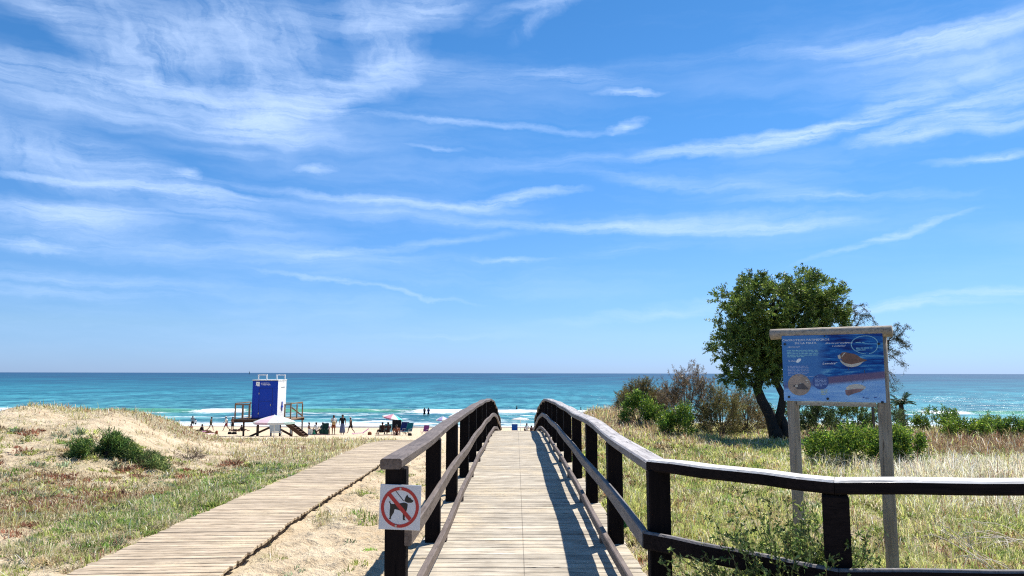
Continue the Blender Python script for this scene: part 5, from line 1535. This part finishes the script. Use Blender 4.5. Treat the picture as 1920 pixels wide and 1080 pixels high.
def person(px, Y, pose, H, rz, label, skin=SKIN, top=None, bottom=None, hair=HAIR, hat=None, skirt=None, suit=None, z=None, group='people on the beach', dz=0.0, long_legs=None, bag=None):
    X = x_at(px, Y, EYE - 5.5); zz = (gzf(X, Y) if z is None else z) + dz
    o = empty('person', (X, Y, zz), rz, label, 'person', group)
    k = H / 1.70
    me = body_mesh(pose)
    if skin is not SKIN: me = me.copy(); me.materials.clear(); me.materials.append(skin)
    b = bpy.data.objects.new('body', me); COL.objects.link(b); b.parent = o; b.scale = (k, k, k)
    q = POSES[pose]; V_ = Vector
    def part(name, mb, mat):
        c = mb.build(name, mat, o, smooth=True); c.scale = (k, k, k); return c
    pel, che, nek, hd, cr = [V_(q[a]) for a in ('pelvis', 'chest', 'neck', 'head', 'crown')]
    back = V_((0, -.02, 0)) if pose != 'lie' else V_((0, 0, -.02))
    if hair is not None:
        m = MB(); m.ball(hd.lerp(cr, .45) + back, (.100, .105, .098), 12, 8); part('hair', m, hair)
    if hat is not None:
        m = MB(); c0 = hd.lerp(cr, .55); m.tube([c0, c0 + (cr - hd).normalized() * .015], [.17, .165], 14); m.tube([c0, cr + (cr - hd).normalized() * .04], [.108, .085], 14); part('hat', m, hat)
    if top is not None:
        m = MB(); m.tube([pel + (che - pel) * .12, pel.lerp(che, .5), che, che.lerp(nek, .6), che.lerp(nek, .92)], [.150, .138, .150, .165, .075], 12)
        for s in (0, 1):
            sh, el = V_(q['sh'][s]), V_(q['el'][s]); m.tube([che.lerp(nek, .62), sh, sh.lerp(el, .62)], [.09, .075, .060], 8)
        part('shirt', m, top)
    if suit is not None:
        m = MB(); m.tube([pel - (che - pel) * .35, pel, pel.lerp(che, .5), che, che.lerp(nek, .35)], [.075, .148, .128, .140, .120], 12); part('swimsuit', m, suit)
    if bottom is not None:
        m = MB(); m.tube([pel - (che - pel) * .12, pel, pel.lerp(che, .35)], [.12, .148, .135], 12)
        for s in (0, 1):
            hp, kn = V_(q['hip'][s]), V_(q['kn'][s]); m.tube([hp, hp.lerp(kn, .72)], [.108, .090], 10)
            if long_legs: an = V_(q['an'][s]); m.tube([hp.lerp(kn, .7), kn, an], [.09, .075, .06], 8)
        part('shorts', m, bottom)
    if skirt is not None:
        m = MB(); m.tube([pel.lerp(che, .3), pel, V_((0, 0, .55)), V_((0, .02, .22))], [.135, .16, .21, .25], 14); part('skirt', m, skirt)
    if bag is not None:
        m = MB(); m.ball(V_((-.05, -.24, 1.05)), (.20, .11, .17), 12, 8); m.tube([V_((-.1, -.18, 1.15)), V_((-.14, -.02, 1.46)), V_((-.1, .12, 1.2))], .015, 5); part('bag', m, bag)
    return o
PB = 'people on the beach'
PI = pi
person(395.5, 86, 'walk', 1.60, -PI / 2, 'walking person in dark green swimsuit, left of the pair near the tower', SKIN2, suit=cloth('green', 0))
person(425, 86, 'walk', 1.66, PI / 2 + .3, 'walking person in white shirt, red shorts and white hat left of the tower', SKIN2, top=CLOTH['white'], bottom=CLOTH['red'], hat=CLOTH['white'])
person(436.5, 85, 'stand', 1.62, 2.8, 'barebacked person in dark trunks standing beside the tower railing', SKIN2, bottom=CLOTH['black'], hair=HAIRB)
person(362, 104.5, 'stand', 1.70, .2, 'adult in grey shirt standing in the foam at the far left', SKIN2, top=CLOTH['grey'], bottom=CLOTH['black'], dz=-.35)
person(367.5, 104.0, 'stand', 1.10, .4, 'small child in white next to the adult in the foam', SKIN2, top=CLOTH['white'], bottom=CLOTH['black'], dz=-.2)
person(360, 80, 'groundsit', 1.70, -1.9, 'person in red top sitting on the sand behind the dune edge', SKIN2, top=CLOTH['red'], bottom=CLOTH['black'])
person(372, 79, 'lie', 1.7, -1.6, 'person in black trousers lying on the sand behind the dune edge', SKIN, suit=CLOTH['black'], bottom=CLOTH['black'], long_legs=True)
person(381, 77, 'groundsit', 1.7, -1.5, 'person with bare legs in dark top leaning back on the sand', SKIN2, top=CLOTH['black'])
person(386, 72, 'lie', 1.7, -1.5, 'sunbather in pink lying in front of the walkers', SKIN2, suit=CLOTH['pink'])
person(444, 84, 'lie', 1.7, -1.4, 'sunbather in black lying beside the tower leg', SKIN2, suit=CLOTH['black'])
person(455, 84, 'groundsit', 1.5, -1.4, 'person in black crouching on the sand under the platform edge', SKIN2, top=CLOTH['black'], bottom=CLOTH['black'])
person(580, 66, 'sit', 1.7, -1.2, 'person in white hat seated just right of the tower stairs', SKIN2, bottom=CLOTH['black'], hat=CLOTH['white'], long_legs=True)
person(592, 68, 'sit', 1.7, .8, 'seated person behind the green towel', SKIN, top=CLOTH['white'], bottom=CLOTH['black'])
person(604, 68.5, 'sit', 1.7, 2.6, 'seated person in dark clothes behind the dark green windbreak', SKIN, top=CLOTH['darkgreen'], bottom=CLOTH['black'])
person(613, 69.5, 'sit', 1.65, 3.6, 'seated person in pink behind the dark green windbreak', SKIN, top=CLOTH['palepink'], bottom=CLOTH['black'])
person(625, 66.5, 'stand', 1.70, .5, 'person in white shirt with a straw bag standing right of the windbreak', SKIN2, top=CLOTH['white'], bottom=CLOTH['rust'], bag=CLOTH['straw'])
person(641.5, 63.5, 'stand', 1.70, .2, 'person in black top and long grey blue skirt', SKIN, top=CLOTH['black'], skirt=CLOTH['greyblue'], hair=HAIRB)
person(658, 74, 'walk', 1.62, 1.3, 'person in black swimsuit and white cap walking to the water', SKIN2, suit=CLOTH['black'], bottom=CLOTH['black'], hat=CLOTH['white'])
person(796, 128, 'wade', 1.72, .4, 'left one of the two dark bathers standing in the shallows', SKIN2, top=CLOTH['black'], bottom=CLOTH['black'], z=-.35)
person(803.5, 128, 'wade', 1.72, -.3, 'right one of the two dark bathers standing in the shallows', SKIN2, top=CLOTH['navy'], bottom=CLOTH['black'], z=-.35)
person(969, 150, 'wade', 1.70, 1.2, 'bather waist deep in the sea beyond the end of the bridge', SKIN2, suit=CLOTH['black'], z=-.9)
person(1089, 150, 'wade', 1.70, 1.2, 'bather with only head and shoulders above water right of the bridge', SKIN2, z=-1.15)
person(987.5, 76, 'sit', 1.6, .3, 'person in white sitting beside the parasol at the end of the bridge', SKIN, top=CLOTH['white'], bottom=CLOTH['brown'], hair=HAIRB)
person(995, 75, 'groundsit', 1.6, .8, 'person in brown sitting low against the bridge rail end', SKIN2, top=CLOTH['brown'], bottom=CLOTH['black'])
person(716, 62.5, 'sit', 1.65, .9, 'person in brown sitting at the left under the turquoise parasol', SKIN2, top=CLOTH['brown'], bottom=CLOTH['black'])
person(727, 61.5, 'sit', 1.65, .5, 'person in dark red sitting in front of the light blue chair', SKIN2, top=CLOTH['brown'], bottom=CLOTH['brown'])
person(743, 57.5, 'groundsit', 1.6, 3.3, 'person in rust red top sitting on the sand in front of the black chair', SKIN2, top=CLOTH['rust'], bottom=CLOTH['black'])
person(756, 63.5, 'sit', 1.7, -.4, 'red haired person sitting beyond the blue chair', SKIN2, top=CLOTH['rust'], bottom=CLOTH['black'], hair=plain('hair_red', (.16, .03, .02), .6))

# ------------------------------------------------------------------ beach gear
def parasol(px, Y, dia, h, cols, label, tilt=(0, 0), group='open parasols on the beach', z=None, n=8, rim=.30):
    X = x_at(px, Y, EYE - 5.5); zz = gzf(X, Y) if z is None else z
    o = empty('parasol', (X, Y, zz), 0, label, 'parasol', group)
    b = MB(); b.tube([(0, 0, -.1), (0, 0, h + .05)], .022, 8); b.build('pole', M_white, o)
    R_ = dia / 2; T = Matrix.Rotation(tilt[0], 3, 'X') @ Matrix.Rotation(tilt[1], 3, 'Y')
    top = MB(); rows = [(0, 0), (.35, -.35), (.7, -.78), (1.0, -1.25), (1.0, -1.62)]
    m = n * 3
    for i_ in range(m):
        a0 = 2 * pi * i_ / m; a1 = 2 * pi * (i_ + 1) / m
        for (r0, d0), (r1, d1) in zip(rows[:-1], rows[1:]):
            def P_(r, a, d):
                sag = 1 - .04 * abs(sin(a * n / 2)) * r
                return T @ Vector((r * R_ * cos(a) * sag, r * R_ * sin(a) * sag, d * rim)) + Vector((0, 0, h))
            q = [P_(r0, a0, d0), P_(r1, a0, d1), P_(r1, a1, d1), P_(r0, a1, d0)]
            if r0 == 0: q = q[1:] + [] if False else [q[0], q[1], q[2]]
            top.add(q, [tuple(range(len(q)))], (i_ // 3) % len(cols))
    c = top.build('canopy', cols, o)
    sd = c.modifiers.new('thick', 'SOLIDIFY'); sd.thickness = .008
    rb = MB()
    for i_ in range(n):
        a = 2 * pi * i_ / n; rb.tube([T @ Vector((.04, 0, -.05)) + Vector((0, 0, h)), T @ Vector((R_ * .97 * cos(a), R_ * .97 * sin(a), -1.25 * rim - .012)) + Vector((0, 0, h))], .006, 4)
    rb.build('ribs', M_steel, o)
    return o
def thin_cloth(n, c, trans=.35):
    m, t, b = newmat('parasol_' + n); b.inputs['Base Color'].default_value = (*c, 1); b.inputs['Roughness'].default_value = .8
    tr = t.node('ShaderNodeBsdfTranslucent'); tr.inputs['Color'].default_value = (*c, 1); mx = t.node('ShaderNodeMixShader'); mx.inputs[0].default_value = trans
    t.link(b.outputs[0], mx.inputs[1]); t.link(tr.outputs[0], mx.inputs[2]); t.link(mx.outputs[0], [q for q in t.n if q.type == 'OUTPUT_MATERIAL'][0].inputs[0]); return m
PW_ = thin_cloth('white', (.80, .82, .80)); PT_ = thin_cloth('turquoise', (.12, .68, .62)); PP_ = thin_cloth('pink', (.72, .35, .45)); PY_ = thin_cloth('pale_green', (.66, .82, .76)); PPP = thin_cloth('pale_pink', (.84, .66, .72)); PL_ = thin_cloth('lilac', (.48, .44, .72)); PYW = thin_cloth('cream', (.86, .78, .55))
parasol(511, 42.5, 2.35, 1.32, [PW_, PY_, PW_, PYW, PW_, PPP, PW_, PY_], 'pastel striped parasol opened low in front of the lifeguard tower', rim=.30)
parasol(737, 62.5, 1.75, 1.72, [PW_, PP_, PW_, PT_], 'turquoise and pink parasol above the group by the boardwalk', tilt=(0, .22), rim=.26)
parasol(830, 72, 1.35, 1.70, [PW_, PL_], 'white and lilac parasol partly behind the left bridge rail', rim=.26)
parasol(976, 77, 1.75, 1.62, [PW_], 'plain white parasol seen at the far end of the bridge', rim=.14)
parasol(856, 80, 1.9, 2.1, [PW_], 'wide white parasol tilted beside the left bridge rail', tilt=(0, -.22), rim=.16)

def chair(px, Y, rz, fab, label, k=1.0, recline=.35, group='folding chairs on the beach'):
    X = x_at(px, Y, EYE - 5.5)
    o = empty('beach_chair', (X, Y, gzf(X, Y)), rz, label, 'chair', group)
    w = .27 * k; f = MB(); sb, cb = sin(recline), cos(recline)
    hs_ = .28 * k; bt = Vector((0, -.20 * k - .62 * k * sb, hs_ + .62 * k * cb))
    for s in (-1, 1):
        f.tube([(s * w, .24 * k, -.02), (s * w, -.20 * k, hs_ + .02), (s * w, bt.y, bt.z)], .012, 6)
        f.tube([(s * w, -.30 * k, -.02), (s * w, .26 * k, hs_), (s * w, .28 * k, hs_ + .01)], .012, 6)
        f.tube([(s * w, -.28 * k, hs_ + .20), (s * w, .22 * k, hs_ + .20), (s * w, .24 * k, hs_)], .012, 6)
    f.tube([(-w, bt.y, bt.z), (w, bt.y, bt.z)], .012, 6); f.tube([(-w, .26 * k, hs_), (w, .26 * k, hs_)], .012, 6)
    f.build('frame', M_steel, o)
    b = MB(); b.beam((0, -.20 * k, hs_ - .01), (0, .26 * k, hs_ + .0), 2 * w - .01, .02); b.build('seat', fab, o)
    b = MB(); b.beam((0, -.21 * k, hs_ + .03), (0, bt.y, bt.z), 2 * w - .01, .02, up=Vector((0, 1, 0))); b.build('backrest', fab, o)
    return o
chair(715, 64, .4, CLOTH['teal'], 'dark green chair at the left end of the parasol group')
chair(728.5, 64.5, .1, CLOTH['lightblue'], 'light blue chair second from the left under the turquoise parasol', 1.15)
chair(742, 60.5, PI, CLOTH['black'], 'tall black chair in the middle of the parasol group', 1.35, .12)
chair(754.5, 60, PI - .3, CLOTH['navy'], 'navy blue chair right of the black one', 1.2)
chair(763, 59.5, PI - .5, CLOTH['teal'], 'teal chair at the right end of the parasol group', 1.1)
chair(796, 66, PI - .4, CLOTH['purple'], 'purple chair standing alone between the parasols', .95)
chair(815, 69, PI / 2, CLOTH['grey'], 'grey green reclining chair next to the lilac parasol', 1.05, .55)
chair(965, 74, PI, CLOTH['blue'], 'bright blue chair at the far end of the bridge', 1.05, .15)
chair(515, 45, PI + .5, CLOTH['grey'], 'grey mesh chair under the lifeguard platform', 1.1, .6)
chair(608, 66, PI, CLOTH['darkgreen'], 'dark green chair left of the person with the straw bag', 1.1, .2)
def lounger(px, Y, rz, fab, label):
    X = x_at(px, Y, EYE - 5.5); o = empty('sun_lounger', (X, Y, gzf(X, Y)), rz, label, 'sun lounger')
    b = MB(); b.beam((0, -.2, .16), (0, .75, .12), .5, .03); b.build('seat', fab, o)
    b = MB(); b.beam((0, -.22, .17), (0, -.72, .52), .5, .03); b.build('backrest', fab, o)
    f = MB()
    for s in (-.26, .26): f.tube([(s, .75, .12), (s, -.2, .16), (s, -.74, .54)], .014, 6); f.tube([(s, .6, -.02), (s, .6, .13)], .012, 5); f.tube([(s, -.25, -.02), (s, -.2, .16)], .012, 5)
    f.build('frame', M_white, o)
lounger(676, 68, PI / 2 + .3, CLOTH['pink'], 'pink and white lounger right of the walking person')
def bag(px, Y, size, mat, label, name='beach_bag', cat='bag'):
    X = x_at(px, Y, EYE - 5.5); o = empty(name, (X, Y, gzf(X, Y)), random.uniform(-.4, .4), label, cat)
    b = MB(); b.tube([(0, 0, -.02), (0, 0, size[2] * .5), (0, 0, size[2])], [size[0] / 2, size[0] * .56, size[0] * .44], 10); c = b.build('body', mat, o, smooth=True); c.scale = (1, size[1] / size[0], 1)
    h = MB(); h.tube([(-size[0] * .25, 0, size[2] * .95), (0, 0, size[2] * 1.35), (size[0] * .25, 0, size[2] * .95)], .012, 5); h.build('handle', mat, o)
bag(431, 70, (.38, .25, .22), CLOTH['black'], 'left black bag on the sand left of the tower')
bag(439.5, 70, (.40, .25, .22), CLOTH['black'], 'right black bag on the sand nearest the tower leg')
bag(693, 65, (.32, .22, .26), CLOTH['rust'], 'rust red bag beside the pink lounger')
bag(768, 57, (.28, .2, .2), CLOTH['black'], 'small dark bag right of the teal chair')
bag(406, 68, (.22, .2, .3), CLOTH['rust'], 'small rust red bag alone on the sand')
bag(807, 66, (.35, .3, .2), CLOTH['straw'], 'straw bag between the purple and grey chairs')
def windbreak(px0, px1, Y, h, mat, label, name='windbreak', cat='windbreak'):
    Xa = x_at(px0, Y, EYE - 5.3); Xb = x_at(px1, Y, EYE - 5.3); o = empty(name, ((Xa + Xb) / 2, Y, gzf((Xa + Xb) / 2, Y)), 0, label, cat)
    w = Xb - Xa; n = 8; b = MB()
    pts = [(-w / 2 + w * i_ / n, .05 * sin(i_ * 1.9)) for i_ in range(n + 1)]
    for (a0, c0), (a1, c1) in zip(pts[:-1], pts[1:]):
        b.add([(a0, c0, .02), (a1, c1, .02), (a1, c1, h * (1 - .05 * sin(a1 * 9))), (a0, c0, h * (1 - .05 * sin(a0 * 9)))], [(0, 1, 2, 3)])
    c = b.build('sheet', mat, o); sd = c.modifiers.new('t', 'SOLIDIFY'); sd.thickness = .02
    s = MB()
    for i_ in (0, n // 2, n): s.tube([(pts[i_][0], pts[i_][1] + .02, -.1), (pts[i_][0], pts[i_][1] + .02, h + .06)], .014, 6)
    s.build('stakes', M_towerwood, o)
windbreak(599, 616, 65, .46, CLOTH['darkgreen'], 'dark green windbreak in front of the seated people')
windbreak(577, 586, 64, .5, CLOTH['white'], 'white cloth screen beside the tower stairs')
def towel(px, Y, w, d, mat, label):
    X = x_at(px, Y, EYE - 5.5); o = empty('towel', (X, Y, gzf(X, Y)), random.uniform(-.4, .4), label, 'towel')
    b = MB(); n = 6
    vs = [(-w / 2 + w * i_ / n, -d / 2 + d * j / n, .03 + .015 * sin(i_ * 2.1 + j)) for j in range(n + 1) for i_ in range(n + 1)]
    fs = [(j * (n + 1) + i_, j * (n + 1) + i_ + 1, (j + 1) * (n + 1) + i_ + 1, (j + 1) * (n + 1) + i_) for j in range(n) for i_ in range(n)]
    b.add(vs, fs); c = b.build('cloth', mat, o); sd = c.modifiers.new('t', 'SOLIDIFY'); sd.thickness = .02
towel(722, 60.5, 1.5, 1.2, CLOTH['brown'], 'dark brown towel spread under the parasol group')
towel(612, 62.5, 2.6, 1.0, CLOTH['brown'], 'dark towel spread before the windbreak')
towel(384, 71, 1.6, .8, CLOTH['palepink'], 'pale pink towel below the sunbather')
towel(981, 73, 1.8, .9, CLOTH['brown'], 'brown towel spread below the white parasol')
# green folded parasol bag standing like a cone
def folded():
    X = x_at(588.5, 63.5, EYE - 5.3); o = empty('folded_parasol', (X, 63.5, gzf(X, 63.5)), 0, 'small green cone of a folded parasol between white screen and windbreak', 'folded parasol')
    b = MB(); b.tube([(0, 0, 0), (0, 0, .12), (0, 0, .42)], [.17, .13, .02], 10); b.build('cloth', cloth('emerald', (.01, .16, .09)), o); b = MB(); b.tube([(0, 0, .38), (0, 0, .5)], .012, 6); b.build('pole', M_white, o)
folded()
# sailing boat on the horizon
def boat():
    Y = 3200.; X = x_at(467, Y, 0); o = empty('sailing_boat', (X, Y, 0), 0, 'tiny sailing boat far out on the horizon above the tower', 'boat')
    b = MB(); b.add([(-5, 0, 1.2), (0, -1.6, 1.2), (5, -1.2, 1.3), (5, 1.2, 1.3), (0, 1.6, 1.2), (-3.6, 0, -.3), (4.4, -.5, -.3), (4.4, .5, -.3)], [(0, 1, 2, 3, 4), (0, 5, 6, 2, 1), (0, 4, 3, 7, 5), (2, 6, 7, 3), (5, 7, 6)]); b.build('hull', M_white, o)
    b = MB(); b.tube([(-.5, 0, 1), (-.5, 0, 16)], .14, 6); b.build('mast', M_steel, o)
    b = MB(); b.add([(-.2, 0, 2.4), (4.6, .2, 2.4), (-.2, 0, 15), (-.2, .1, 2.4), (4.6, .3, 2.4), (-.2, .1, 15)], [(0, 1, 2), (3, 5, 4), (0, 3, 4, 1), (1, 4, 5, 2), (2, 5, 3, 0)]); b.build('sail', CLOTH['grey'], o)
boat()
print('planks', NPL, cnt, 'objects', len(bpy.data.objects))
